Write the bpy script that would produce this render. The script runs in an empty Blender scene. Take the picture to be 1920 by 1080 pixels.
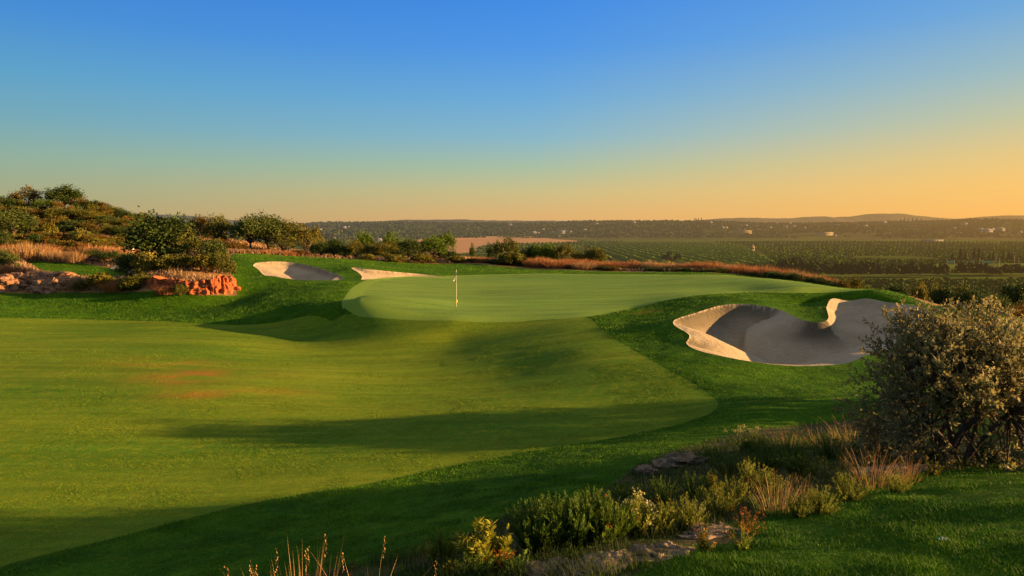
import bpy, math, random
import numpy as np

scene = bpy.context.scene
COL = scene.collection
rng = np.random.default_rng(11)
random.seed(11)
PI = math.pi

# ------------------------------------------------------------------ camera
FPX, HOR = 1274.0, 428.0                       # focal length and eye level of the 1920 px photograph
PITCH = math.atan((540 - HOR) / FPX)
cP, sP = math.cos(PITCH), math.sin(PITCH)
cam_data = bpy.data.cameras.new('camera')
cam = bpy.data.objects.new('camera', cam_data)
COL.objects.link(cam)
cam.location = (0, 0, 0)
cam.rotation_euler = (PI / 2 - PITCH, 0, 0)
cam_data.sensor_width = 36.0
cam_data.lens = 36.0 * FPX / 1920.0
cam_data.clip_start = 0.05
cam_data.clip_end = 60000
scene.camera = cam


def ray(px, py):
    xc, yc = (px - 960) / FPX, (540 - py) / FPX
    return np.array([xc, cP + yc * sP, -sP + yc * cP])


def at(px, py, Y):                             # the point at distance Y straight ahead seen at (px, py)
    d = ray(px, py)
    return d * (Y / d[1])


def XY(px, Y, py=560):
    p = at(px, py, Y)
    return p[0], p[1]


# ------------------------------------------------------------------ noise
def _hash(ix, iy, s):
    n = (ix.astype(np.int64) * 374761393 + iy.astype(np.int64) * 668265263 + s * 974711) & 0x7fffffff
    n = ((n ^ (n >> 13)) * 1274126177) & 0x7fffffff
    return ((n ^ (n >> 16)) & 0xffff) / 65535.0


def vnoise(x, y, s=0):
    x = np.asarray(x, float); y = np.asarray(y, float)
    ix, iy = np.floor(x), np.floor(y)
    fx, fy = x - ix, y - iy
    ux, uy = fx * fx * fx * (fx * (fx * 6 - 15) + 10), fy * fy * fy * (fy * (fy * 6 - 15) + 10)
    a, b = _hash(ix, iy, s), _hash(ix + 1, iy, s)
    c, d = _hash(ix, iy + 1, s), _hash(ix + 1, iy + 1, s)
    return (a + (b - a) * ux) * (1 - uy) + (c + (d - c) * ux) * uy - 0.5


def fbm(x, y, s=0, o=4):
    r, a, f = 0.0, 1.0, 1.0
    for i in range(o):
        r = r + a * vnoise(x * f + 17.3 * i, y * f - 9.1 * i, s + i)
        a *= 0.5; f *= 2.03
    return r


def sstep(a, b, x):
    t = np.clip((x - a) / (b - a), 0, 1)
    return t * t * (3 - 2 * t)


# ------------------------------------------------------------------ terrain of the hole: a smooth surface through surveyed points
CP = [  # (px, py, Y)
    (1900, 1080, 4.8), (1600, 1080, 5.0), (1300, 1080, 5.4), (1000, 1072, 6.1), (1340, 990, 7.4), (1600, 925, 8.8), (1750, 882, 10.0), (1910, 880, 10.3),
    (0, 1080, 11), (0, 960, 14.2), (400, 1080, 9.6), (700, 1050, 8.5), (850, 1000, 9.5), (1000, 940, 11), (1150, 900, 12.5), (1300, 850, 14.5),
    (400, 960, 13.8), (700, 900, 15.5), (860, 870, 16.8), (1100, 830, 18), (1290, 790, 19.5), (1500, 790, 18.6), (1620, 760, 19.2), (1400, 762, 20),
    (0, 800, 20.5), (450, 780, 22), (900, 790, 20.5), (0, 700, 28), (450, 720, 26), (900, 720, 26.5), (1200, 720, 24), (1000, 690, 28),
    (0, 640, 37), (400, 640, 37), (700, 650, 36), (900, 652, 33.6), (1100, 660, 29.2), (1250, 700, 25),
    (0, 598, 45.5), (300, 604, 44.5), (520, 604, 43.5), (640, 590, 42), (645, 575, 42), (600, 585, 43), (560, 570, 46), (500, 560, 49),
    (650, 610, 40), (850, 603, 38.2), (850, 635, 36.3), (1000, 603, 37.6), (1000, 635, 33.8), (1095, 595, 37.5),
    (860, 579, 42), (860, 550, 50), (860, 530, 58), (860, 517, 66), (700, 560, 45.5), (740, 525, 58), (670, 535, 52),
    (1000, 570, 44), (1000, 540, 53), (1000, 515, 66), (1200, 572, 42), (1200, 545, 50), (1200, 520, 60), (1300, 514, 64), (1400, 545, 47),
    (1400, 519, 58), (1500, 545, 45), (1500, 529, 52), (1590, 541, 46),
    (1180, 605, 35.5), (1250, 640, 30.5), (1240, 590, 37), (1340, 745, 21.8), (1500, 700, 25.4), (1400, 690, 25.8), (1600, 700, 25.2),
    (1288, 645, 29.5), (1265, 605, 33), (1400, 572, 37.5), (1300, 560, 41), (1530, 608, 33), (1700, 574, 35),
    (1500, 640, 29.6), (1650, 640, 29.8), (1640, 665, 27.6), (1790, 640, 29.6), (1740, 592, 32), (1640, 551, 43), (1740, 576, 36), (1566, 567, 38.5), (1620, 566.5, 38), (1495, 599, 34), (1551, 586, 35.2), (1550, 575.5, 36.8), (1660, 570, 36.8), (1600, 595, 33.6), (1650, 605, 31.5), (1500, 572, 38.5), (1440, 560, 41), (1720, 610, 30.5), (1880, 600, 32), (1920, 690, 25.5), (1800, 700, 24.5),
    (900, 490, 84), (1060, 505, 76), (1200, 510, 70), (1350, 513, 66), (700, 490, 76), (800, 496, 78), (600, 484, 76),
    (480, 498, 63), (510, 520, 57), (560, 526, 56), (640, 527, 56), (620, 512, 61), (540, 491, 67), (590, 500, 65),
    (660, 503, 62), (690, 526, 56), (760, 512, 64), (830, 518, 65),
    (150, 560, 52.5), (300, 575, 50), (430, 550, 53), (0, 560, 53), (450, 520, 59), (440, 480, 68),
    (0, 547, 55.5), (0, 520, 60), (0, 490, 70), (0, 455, 82), (0, 425, 95), (0, 396, 110),
    (130, 548, 54.5), (130, 520, 62), (130, 490, 70), (130, 460, 82), (130, 430, 95), (130, 396, 110),
    (250, 546, 53), (250, 515, 62), (250, 474, 78), (250, 444, 92), (250, 418, 110),
    (350, 546, 52.3), (350, 514, 54.5), (420, 545, 53), (410, 514, 55.5), (300, 514, 55), (370, 447, 95), (480, 474, 86), (560, 480, 84), (380, 480, 70),
]
P3 = [tuple(at(*c)) for c in CP]
P3 += [(0, 0, -2.2), (-6, 0, -3.6), (6, 0, -1.9), (0, -8, -1.4), (-10, -8, -3), (10, -8, -.8), (-20, 0, -5.4), (-1.5, 4.5, -3.15), (-3.0, 5, -3.7),
       (6, 4, -2.0), (11, 4, -1.6), (10, 7, -2.55), (12, 9.5, -3.4), (17, 2, -1.2), (17, 5, -1.6), (17, 9, -3.2), (20, 13, -4.4), (16, -4, -.6), (23, 2, -1.2), (32, 5, -3), (22, 20, -5.0), (27, 27, -6), (40, 20, -8), (20, 40, -7), (-24, 10, -6.0), (-34, 20, -6.0), (-50, 35, -5.8),  # near points on the right form an unseen rise, shaped to shade the lawn
       (12.5, 13, -3.9), (13.5, 16.5, -4.3)]
for px, Y, z in [(1640, 60, -7.5), (1800, 50, -8), (1900, 45, -7.5), (1900, 70, -13), (1640, 80, -13), (1400, 85, -9), (1400, 110, -18), (1640, 110, -21),
                 (1900, 110, -23), (1100, 92, -6.5), (1100, 120, -14), (800, 105, -7), (800, 130, -14), (500, 110, -3.5), (500, 140, -10), (0, 130, 2.2),
                 (200, 130, 0), (100, 150, -6), (2200, 45, -7), (2200, 70, -13), (2200, 110, -23), (-300, 60, -4), (-300, 90, 0), (-300, 120, 3), (-300, 45, -5.6), (-300, 30, -6)] + \
        [(p, 180, -28) for p in (-300, 0, 250, 500, 800, 1100, 1400, 1700, 2000, 2300)]:
    x, y = XY(px, Y)
    P3.append((x, y, z))
P3 = np.array(P3)
SC = 50.0


def _phi(r2):
    return 0.5 * r2 * np.log(np.maximum(r2, 1e-12))


def _tps_fit(P, lam=2e-5):
    A = P[:, :2] / SC
    n = len(A)
    r2 = ((A[:, None] - A[None]) ** 2).sum(2)
    K = _phi(r2) + lam * np.eye(n)
    Q = np.c_[np.ones(n), A]
    M = np.block([[K, Q], [Q.T, np.zeros((3, 3))]])
    return np.linalg.solve(M, np.r_[P[:, 2], 0, 0, 0])


TW = _tps_fit(P3)


def tps(x, y):
    x = np.asarray(x, float).ravel(); y = np.asarray(y, float).ravel()
    out = np.empty(len(x))
    n = len(P3)
    for i in range(0, len(x), 40000):
        a = np.c_[x[i:i + 40000], y[i:i + 40000]] / SC
        r2 = (a[:, :1] - P3[None, :, 0] / SC) ** 2 + (a[:, 1:] - P3[None, :, 1] / SC) ** 2
        out[i:i + 40000] = _phi(r2) @ TW[:n] + TW[n] + a @ TW[n + 1:]
    return out


def undul(x, y):
    x = np.asarray(x, float).ravel(); y = np.asarray(y, float).ravel()
    wild = sstep(64, 95, y)
    tier = -.028 * (x - 1) * np.cos((y - 42) / 16 * 2 * PI) * sstep(40, 44, y) * sstep(66, 60, y) * np.exp(-((x - 1) / 9) ** 2)
    return tier + fbm(x / 11, y / 9, 3, 2) * .10 + fbm(x / 5, y / 3.2, 7, 2) * .022 + wild * fbm(x / 9, y / 9, 5, 3) * .7


def ground(x, y):
    s = np.shape(x)
    r = tps(x, y) + undul(x, y)
    return r.reshape(s) if s else float(r[0])


def hit(px, py, y0=2.5, y1=170):               # where a line of sight first meets the ground
    d = ray(px, py)
    Ys = np.geomspace(y0, y1, 500)
    f = d[2] / d[1] * Ys - ground(d[0] / d[1] * Ys, Ys)
    k = np.where(f < 0)[0]
    if len(k) == 0:
        return None
    k = max(k[0], 1)
    a, b = Ys[k - 1], Ys[k]
    for _ in range(18):
        m = (a + b) / 2
        if d[2] / d[1] * m - ground(d[0] / d[1] * m, m) < 0: b = m
        else: a = m
    return d[0] / d[1] * b, b


def smooth_poly(pts, sub=8):
    p = np.array(pts, float)
    n = len(p)
    out = []
    for i in range(n):
        a, b, c, d = p[i - 1], p[i], p[(i + 1) % n], p[(i + 2) % n]
        for t in np.arange(sub) / sub:
            out.append(.5 * ((2 * b) + (-a + c) * t + (2 * a - 5 * b + 4 * c - d) * t * t + (-a + 3 * b - 3 * c + d) * t ** 3))
    return np.array(out)


def outline(pts, sub=8):                       # survey points: (px, py) met on the ground or (px, py, Y)
    w = []
    for q in pts:
        if len(q) == 3:
            w.append(XY(q[0], q[2], q[1]))
        else:
            h = hit(*q)
            w.append(h if h is not None else XY(q[0], 80, q[1]))
    return smooth_poly(w, sub)


def sdist(poly, x, y):
    """signed distance (negative inside), and unit gradient, of points to a closed outline"""
    x = np.asarray(x, float); y = np.asarray(y, float)
    best = np.full(x.shape, 1e9); gx = np.zeros(x.shape); gy = np.zeros(x.shape)
    inside = np.zeros(x.shape, bool)
    n = len(poly)
    for i in range(n):
        ax, ay = poly[i]; bx, by = poly[(i + 1) % n]
        ex, ey = bx - ax, by - ay
        l2 = ex * ex + ey * ey + 1e-12
        t = np.clip(((x - ax) * ex + (y - ay) * ey) / l2, 0, 1)
        dx, dy = x - (ax + t * ex), y - (ay + t * ey)
        d2 = dx * dx + dy * dy
        m = d2 < best
        best = np.where(m, d2, best); gx = np.where(m, dx, gx); gy = np.where(m, dy, gy)
        if by != ay:
            c = ((ay > y) != (by > y)) & (x < (bx - ax) * (y - ay) / (by - ay) + ax)
            inside ^= c
    d = np.sqrt(best)
    s = np.where(inside, -1.0, 1.0)
    return d * s, gx / (d + 1e-9) * s, gy / (d + 1e-9) * s


BUNKERS = [
    [(475, 498), (492, 492.5), (540, 492.5), (585, 500), (625, 513), (643, 525), (600, 527), (560, 526), (512, 519), (486, 508)],
    [(659, 503, 62), (690, 506), (730, 510), (780, 515, 64.2), (838, 519.5, 64), (800, 521.5, 62), (740, 523, 59), (682, 527, 55.6), (679, 520), (672, 512)],
    [(1262, 606), (1300, 590), (1350, 575), (1410, 573), (1460, 582), (1495, 599, 34), (1530, 609, 33), (1553, 599, 33.6), (1550, 578, 36.5), (1567, 567.5, 38.2), (1620, 567.3, 37.8),
     (1690, 574, 35.5), (1735, 585, 33), (1765, 612, 30), (1725, 645), (1640, 664), (1590, 683), (1520, 689), (1440, 685), (1370, 674), (1310, 660), (1287, 646), (1292, 630)],
]
BUNK = [outline(b, 8) for b in BUNKERS]
GREEN = outline([(641, 573), (650, 552), (668, 534), (700, 528, 57), (770, 522, 62), (860, 516.5, 66.5), (1000, 513.5, 67.5), (1150, 514, 65), (1300, 515.5, 62.5), (1400, 518, 58.6),
                 (1500, 529, 51.8), (1600, 542, 46), (1625, 545, 44.2), (1560, 548), (1480, 549.5), (1400, 549), (1330, 552.5), (1240, 566), (1180, 580),
                 (1100, 594), (1000, 601), (850, 601), (710, 596), (660, 587)], 8)
FAIRWAY = outline([(-420, 600), (0, 596), (200, 600), (400, 608), (520, 604), (600, 594), (650, 589), (750, 598), (900, 601), (1060, 598), (1104, 596), (1130, 618), (1180, 652),
                   (1250, 692), (1312, 726), (1344, 752), (1336, 772), (1290, 790), (1200, 812), (1000, 846), (860, 872), (700, 905), (500, 938),
                   (380, 965), (200, 1012), (0, 1062), (-400, 1180)], 6)
WILD = np.array([XY(p, Y) for p, Y in [(-500, 54), (0, 55), (130, 54.3), (230, 53), (300, 52.2), (400, 52), (446, 52.8), (440, 56), (432, 62), (436, 70), (500, 74.5), (560, 77),
                                       (650, 77), (720, 76), (800, 78), (880, 79.5), (960, 77), (1060, 73.5), (1150, 70.5), (1300, 67), (1400, 62.5), (1480, 57), (1560, 51.5),
                                       (1640, 46.5), (1740, 41.5), (1860, 38), (1960, 36), (2300, 36), (2300, 260), (960, 400), (-700, 260)]])
BANK = outline([(470, 1095), (700, 1060), (850, 1015), (980, 955), (1120, 925), (1210, 865), (1370, 815), (1560, 792), (1680, 800), (1990, 850), (2010, 872), (1760, 884), (1620, 915), (1450, 965),
                (1400, 1010), (1300, 1035), (1210, 1072), (1120, 1100), (800, 1200), (480, 1200)], 6)
LAWN = outline([(55, 487), (110, 486), (170, 497), (225, 506), (240, 517), (205, 521), (130, 516), (75, 505)], 6)
PATH = outline([(238, 492), (206, 503), (238, 508), (244, 519), (222, 524), (250, 531), (262, 522), (246, 505)], 4)


def bunker_z(x, y):                            # how far the sand lies under the turf it was cut into
    x = np.asarray(x, float); y = np.asarray(y, float)
    dz = np.zeros(x.shape)
    for poly, lip, bowl, w in zip(BUNK, (.30, .26, .42), (.62, .55, .50), (3.2, 2.6, 4.0)):
        c0, c1 = poly.min(0) - .5, poly.max(0) + .5
        m = (x > c0[0]) & (x < c1[0]) & (y > c0[1]) & (y < c1[1])
        if not m.any(): continue
        s, gx, gy = sdist(poly, x[m], y[m])
        ins = np.clip(-s, 0, None)
        far = sstep(-.2, .8, gy) * .9 + .1
        side = .35 * sstep(.2, .9, gx)
        far0 = sstep(.1, .8, gy) * sstep(14, 11, x[m])
        if bowl == .50: lip, w, bowl = .24 + .2 * sstep(11, 14, x[m]), 4.2 - 2.2 * far0, .30 + 1.15 * sstep(20.5, 10, x[m])
        d = lip * np.clip(far + side, 0, 1.1) * sstep(0, .55, ins) + bowl * sstep(0, 1, ins / w)
        d = d + (s < -.3) * fbm(x[m] / .9, y[m] / .9, 31, 2) * .035
        dz[m] = np.where(s < 0, d, 0)
    return dz


# ------------------------------------------------------------------ materials
def newmat(name):
    m = bpy.data.materials.new(name)
    m.use_nodes = True
    nt = m.node_tree
    nt.nodes.clear()
    return m, nt, nt.nodes, nt.links


def N(nt, t, **kw):
    n = nt.nodes.new(t)
    for k, v in kw.items():
        if k.startswith('i_'):
            n.inputs[int(k[2:]) if k[2:].isdigit() else k[2:].replace('_', ' ')].default_value = v
        else:
            setattr(n, k, v)
    return n


def mixc(nt, f, a, b, mode='MIX'):
    n = nt.nodes.new('ShaderNodeMix')
    n.data_type = 'RGBA'; n.blend_type = mode
    for s, v in ((0, f), (6, a), (7, b)):
        if hasattr(v, 'is_output') or isinstance(v, bpy.types.NodeSocket): nt.links.new(v, n.inputs[s])
        else: n.inputs[s].default_value = v if s == 0 else (*v, 1) if len(v) == 3 else v
    return n.outputs[2]


def math_(nt, op, a, b=None, clamp=False):
    n = nt.nodes.new('ShaderNodeMath'); n.operation = op; n.use_clamp = clamp
    for s, v in ((0, a), (1, b)):
        if v is None: continue
        if isinstance(v, bpy.types.NodeSocket): nt.links.new(v, n.inputs[s])
        else: n.inputs[s].default_value = v
    return n.outputs[0]


def mrange(nt, v, a, b, c=0.0, d=1.0):
    n = nt.nodes.new('ShaderNodeMapRange')
    nt.links.new(v, n.inputs[0])
    for i, q in enumerate((a, b, c, d)): n.inputs[i + 1].default_value = q
    return n.outputs[0]


def coords(nt, scale=(1, 1, 1), rot=(0, 0, 0)):
    g = nt.nodes.new('ShaderNodeNewGeometry')
    m = nt.nodes.new('ShaderNodeMapping')
    m.inputs['Scale'].default_value = scale
    m.inputs['Rotation'].default_value = rot
    nt.links.new(g.outputs['Position'], m.inputs[0])
    return m.outputs[0]


def noise(nt, vec, scale, detail=3, rough=.55, out=0):
    n = nt.nodes.new('ShaderNodeTexNoise')
    n.inputs['Scale'].default_value = scale; n.inputs['Detail'].default_value = detail; n.inputs['Roughness'].default_value = rough
    nt.links.new(vec, n.inputs['Vector'])
    return n.outputs[out]


def fuzz_normal(nt, k, scales, k2=0, scale2=8):
    """the upright blades of mown turf as fine random tilts of the surface"""
    g = nt.nodes.new('ShaderNodeNewGeometry')
    acc = g.outputs['Normal']
    for kk, sc in [(k, s) for s in scales] + ([(k2, scale2)] if k2 else []):
        nz = noise(nt, coords(nt), sc, 1, .5, 1)
        v = nt.nodes.new('ShaderNodeVectorMath'); v.operation = 'SUBTRACT'
        nt.links.new(nz, v.inputs[0]); v.inputs[1].default_value = (.5, .5, .5)
        w = nt.nodes.new('ShaderNodeVectorMath'); w.operation = 'SCALE'
        nt.links.new(v.outputs[0], w.inputs[0]); w.inputs['Scale'].default_value = kk
        a = nt.nodes.new('ShaderNodeVectorMath'); a.operation = 'ADD'
        nt.links.new(acc, a.inputs[0]); nt.links.new(w.outputs[0], a.inputs[1])
        acc = a.outputs[0]
    nn = nt.nodes.new('ShaderNodeVectorMath'); nn.operation = 'NORMALIZE'
    nt.links.new(acc, nn.inputs[0])
    return nn.outputs[0]


def finish(nt, color, rough=.9, normal=None, transl=0, spec=.15, haze=None):
    o = nt.nodes.new('ShaderNodeOutputMaterial')
    if rough is None:
        d = nt.nodes.new('ShaderNodeBsdfDiffuse')
        inp = d.inputs['Color']
    else:
        d = nt.nodes.new('ShaderNodeBsdfPrincipled')
        d.inputs['Roughness'].default_value = rough
        d.inputs['Specular IOR Level'].default_value = spec
        inp = d.inputs['Base Color']
    if isinstance(color, bpy.types.NodeSocket): nt.links.new(color, inp)
    else: inp.default_value = (*color, 1)
    if normal is not None: nt.links.new(normal, d.inputs['Normal'])
    sh = d.outputs[0]
    if transl:
        t = nt.nodes.new('ShaderNodeBsdfTranslucent')
        if isinstance(color, bpy.types.NodeSocket): nt.links.new(color, t.inputs['Color'])
        else: t.inputs['Color'].default_value = (*color, 1)
        m = nt.nodes.new('ShaderNodeMixShader'); m.inputs[0].default_value = transl
        nt.links.new(sh, m.inputs[1]); nt.links.new(t.outputs[0], m.inputs[2])
        sh = m.outputs[0]
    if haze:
        # painted haze: the material itself glows more with distance from the course
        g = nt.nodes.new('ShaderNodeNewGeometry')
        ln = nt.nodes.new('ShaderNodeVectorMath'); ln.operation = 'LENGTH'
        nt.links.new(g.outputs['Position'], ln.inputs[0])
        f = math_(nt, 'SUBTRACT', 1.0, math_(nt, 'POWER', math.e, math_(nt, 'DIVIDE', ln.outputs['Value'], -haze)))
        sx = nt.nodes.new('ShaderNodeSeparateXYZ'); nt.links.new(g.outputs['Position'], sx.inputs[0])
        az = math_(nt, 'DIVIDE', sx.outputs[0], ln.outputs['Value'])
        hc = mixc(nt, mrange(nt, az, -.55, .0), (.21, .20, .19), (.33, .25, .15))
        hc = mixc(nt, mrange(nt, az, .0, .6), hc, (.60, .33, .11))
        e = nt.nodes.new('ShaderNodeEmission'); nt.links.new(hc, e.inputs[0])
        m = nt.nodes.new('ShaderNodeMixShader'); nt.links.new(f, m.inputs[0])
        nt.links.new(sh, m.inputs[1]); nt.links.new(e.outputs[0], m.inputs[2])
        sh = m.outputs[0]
    nt.links.new(sh, o.inputs[0])


def mat_turf(name, dark, light, warm, fuzz, patch_scale=.35, fine=22, stretch=(1, 1, 1), rot=0, fringe=False):
    m, nt, ns, ln = newmat(name)
    c = coords(nt, stretch, (0, 0, rot))
    big = noise(nt, c, patch_scale, 4, .6)
    mid = noise(nt, coords(nt), fine / 8, 3, .6)
    tiny = noise(nt, coords(nt), fine, 2, .6)
    col = mixc(nt, mrange(nt, big, .32, .68), dark, light)
    col = mixc(nt, math_(nt, 'MULTIPLY', mrange(nt, mid, .45, .75), .5), col, warm)
    col = mixc(nt, 1.0, col, mixc(nt, mrange(nt, tiny, .25, .75), (.62, .66, .6), (1.3, 1.28, 1.3)), 'MULTIPLY')
    streak = noise(nt, coords(nt, (.10, 1.1, 1), (0, 0, rot + .12)), 1.3, 4, .62)
    col = mixc(nt, 1.0, col, mixc(nt, mrange(nt, streak, .3, .7), (.76, .80, .76), (1.2, 1.16, 1.18)), 'MULTIPLY')
    a = N(nt, 'ShaderNodeAttribute', attribute_name='dry')
    col = mixc(nt, a.outputs['Fac'], col, (.42, .15, .03))
    if fringe:
        b = N(nt, 'ShaderNodeAttribute', attribute_name='fringe')
        col = mixc(nt, b.outputs['Fac'], col, (.17, .27, .04))
    finish(nt, col, .95, fuzz_normal(nt, *fuzz), spec=.05)
    return m


def leaf_mat(name, dark, light, transl=.25, rough=.7, haze=None, spec=.2):
    m, nt, ns, ln = newmat(name)
    a = N(nt, 'ShaderNodeAttribute', attribute_name='tint')
    col = mixc(nt, a.outputs['Fac'], dark, light)
    oi = N(nt, 'ShaderNodeObjectInfo')
    col = mixc(nt, 1.0, col, oi.outputs['Color'], 'MULTIPLY')
    finish(nt, col, rough, None, transl, spec, haze)
    return m


def plain_mat(name, c1, c2, scale=4, rough=.9, bump=0, haze=None, spec=.2, bscale=None):
    m, nt, ns, ln = newmat(name)
    n = noise(nt, coords(nt), scale, 5, .6)
    col = mixc(nt, mrange(nt, n, .3, .7), c1, c2)
    nrm = None
    if bump:
        b = nt.nodes.new('ShaderNodeBump'); b.inputs['Strength'].default_value = 1; b.inputs['Distance'].default_value = bump
        nt.links.new(noise(nt, coords(nt), bscale or scale * 3, 6, .65), b.inputs['Height'])
        nrm = b.outputs[0]
    finish(nt, col, rough, nrm, 0, spec, haze)
    return m


M = {}
M['rough'] = mat_turf('rough_turf', (.022, .088, .003), (.065, .16, .004), (.12, .175, .006), (4.5, (60, 170), 1.6, 9), .5, 26)
M['fairway'] = mat_turf('fairway_turf', (.080, .180, .010), (.178, .245, .015), (.255, .258, .017), (4.5, (90, 260), .5, 6), .16, 30, (.55, 1.5, 1), .12)
M['green'] = mat_turf('green_turf', (.115, .225, .042), (.165, .262, .048), (.235, .275, .052), (3.2, (160, 420), .2, 4), .12, 60, (.4, 1.4, 1), .1, True)
m, nt, ns, ln = newmat('bunker_sand')
col = mixc(nt, mrange(nt, noise(nt, coords(nt), .55, 5, .62), .32, .68), (.31, .245, .162), (.42, .338, .228))
lip_attr = N(nt, 'ShaderNodeAttribute', attribute_name='lip_shade')
col = mixc(nt, lip_attr.outputs['Fac'], col, (.060, .050, .032))  # painted lip shade darkens the sand
col = mixc(nt, 1.0, col, mixc(nt, mrange(nt, noise(nt, coords(nt), 14, 3, .7), .3, .7), (.80, .80, .80), (1.1, 1.1, 1.1)), 'MULTIPLY')
wv = nt.nodes.new('ShaderNodeTexWave'); wv.wave_type = 'RINGS'; wv.inputs['Scale'].default_value = 1.6; wv.inputs['Distortion'].default_value = 5.0; wv.inputs['Detail'].default_value = 2; wv.inputs['Detail Scale'].default_value = .4
nt.links.new(coords(nt), wv.inputs['Vector'])
bm1 = nt.nodes.new('ShaderNodeBump'); bm1.inputs['Strength'].default_value = .5; bm1.inputs['Distance'].default_value = .03
nt.links.new(wv.outputs['Fac'], bm1.inputs['Height'])
bm2 = nt.nodes.new('ShaderNodeBump'); bm2.inputs['Strength'].default_value = .9; bm2.inputs['Distance'].default_value = .07
nt.links.new(noise(nt, coords(nt), 3.2, 6, .65), bm2.inputs['Height']); nt.links.new(bm1.outputs[0], bm2.inputs['Normal'])
finish(nt, col, .95, bm2.outputs[0], 0, .05)
M['sand'] = m
M['scrub'] = plain_mat('dry_scrub_earth', (.30, .16, .07), (.13, .10, .035), .35, .95, .12, spec=.05, bscale=3)
M['bank'] = plain_mat('bank_earth', (.035, .04, .012), (.10, .075, .035), 1.6, .95, .05, spec=.05)
M['path'] = plain_mat('path_sand', (.36, .28, .19), (.45, .36, .25), 2, .95, .03, spec=.05)


# ------------------------------------------------------------------ mesh helper
def mesh(name, V, faces, mats=None, attrs=None, smooth=False):
    """faces: one (n, k) index array or a list of them; attrs: {name: (domain, values)}"""
    V = np.asarray(V, np.float32)
    if not isinstance(faces, (list, tuple)) or np.ndim(faces[0]) == 1: faces = [faces]
    faces = [np.asarray(f, np.int32) for f in faces if len(f)]
    me = bpy.data.meshes.new(name)
    me.vertices.add(len(V)); me.vertices.foreach_set('co', V.ravel())
    nl = sum(f.size for f in faces); npoly = sum(len(f) for f in faces)
    me.loops.add(nl); me.polygons.add(npoly)
    me.loops.foreach_set('vertex_index', np.concatenate([f.ravel() for f in faces]))
    tot = np.concatenate([np.full(len(f), f.shape[1], np.int32) for f in faces])
    st = np.r_[0, np.cumsum(tot)[:-1]].astype(np.int32)
    me.polygons.foreach_set('loop_start', st)
    if smooth: me.polygons.foreach_set('use_smooth', np.ones(npoly, bool))
    for k, (dom, val) in (attrs or {}).items():
        a = me.attributes.new(k, 'FLOAT', dom)
        a.data.foreach_set('value', np.asarray(val, np.float32))
    me.update(calc_edges=True)
    me.validate()
    if mats is not None: me.materials.append(mats)
    return me


def link(name, me, parent=None, loc=None, label=None, cat=None, group=None, kind=None):
    o = bpy.data.objects.new(name, me)
    COL.objects.link(o)
    if parent is not None: o.parent = parent
    if loc is not None: o.location = loc
    tag(o, label, cat, group, kind)
    return o


def tag(o, label=None, cat=None, group=None, kind=None):
    for k, v in (('label', label), ('category', cat), ('group', group), ('kind', kind)):
        if v: o[k] = v
    return o


def thing(name, loc, label, cat, group=None, rz=0.0):
    o = link(name, None, None, loc, label, cat, group)
    o.rotation_euler = (0, 0, rz)
    o.empty_display_size = .2
    return o


# ------------------------------------------------------------------ ground sheet, cut along the outlines of its surfaces
APEX = -20.0
NA = 1250
ang = np.radians(np.linspace(-54, 54, NA))
rad = np.r_[np.geomspace(13.5, 35, 120)[:-1], np.geomspace(35, 96, 300)[:-1], np.geomspace(96, 215, 80)]
NR = len(rad)
AA, RR = np.meshgrid(ang, rad)
gx = (RR * np.sin(AA)).ravel(); gy = (APEX + RR * np.cos(AA)).ravel()
idx = np.arange(NA * NR).reshape(NR, NA)
quads = np.stack([idx[:-1, :-1], idx[:-1, 1:], idx[1:, 1:], idx[1:, :-1]], -1).reshape(-1, 4)
REG = [('fairway', FAIRWAY), ('putting_green', GREEN), ('wild', WILD), ('bank', BANK), ('lawn', LAWN), ('path', PATH), ('b0', BUNK[0]), ('b1', BUNK[1]), ('b2', BUNK[2])]
SD = {}
GX, GY = gx.reshape(NR, NA), gy.reshape(NR, NA)


def snap(S, axis):
    """move the grid vertex next to each crossing of an outline onto it, along the rows or along the columns"""
    A, B = (S[:-1], S[1:]) if axis == 0 else (S[:, :-1], S[:, 1:])
    r, c = np.where((A * B < 0) & (np.minimum(np.abs(A), np.abs(B)) < 4))
    r2, c2 = (r + 1, c) if axis == 0 else (r, c + 1)
    a, b = S[r, c], S[r2, c2]
    t = a / (a - b)
    nx = GX[r, c] + t * (GX[r2, c2] - GX[r, c]); ny = GY[r, c] + t * (GY[r2, c2] - GY[r, c])
    k = t < .5
    GX[r[k], c[k]] = nx[k]; GY[r[k], c[k]] = ny[k]; S[r[k], c[k]] = 0
    GX[r2[~k], c2[~k]] = nx[~k]; GY[r2[~k], c2[~k]] = ny[~k]; S[r2[~k], c2[~k]] = 0


for nm, poly in REG:
    c0, c1 = poly.min(0) - 3, poly.max(0) + 3
    m = (GX > c0[0]) & (GX < c1[0]) & (GY > c0[1]) & (GY < c1[1])
    S = np.full(GX.shape, 5.0)
    S[m] = sdist(poly, GX[m], GY[m])[0]
    snap(S, 0); snap(S, 1)
    SD[nm] = S.ravel()
gx, gy = GX.ravel(), GY.ravel()
gz = tps(gx, gy) + undul(gx, gy)
inb = np.zeros(len(gx), bool)
for b in ('b0', 'b1', 'b2'): inb |= SD[b] < -1e-6
gz[inb] -= bunker_z(gx[inb], gy[inb])
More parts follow.
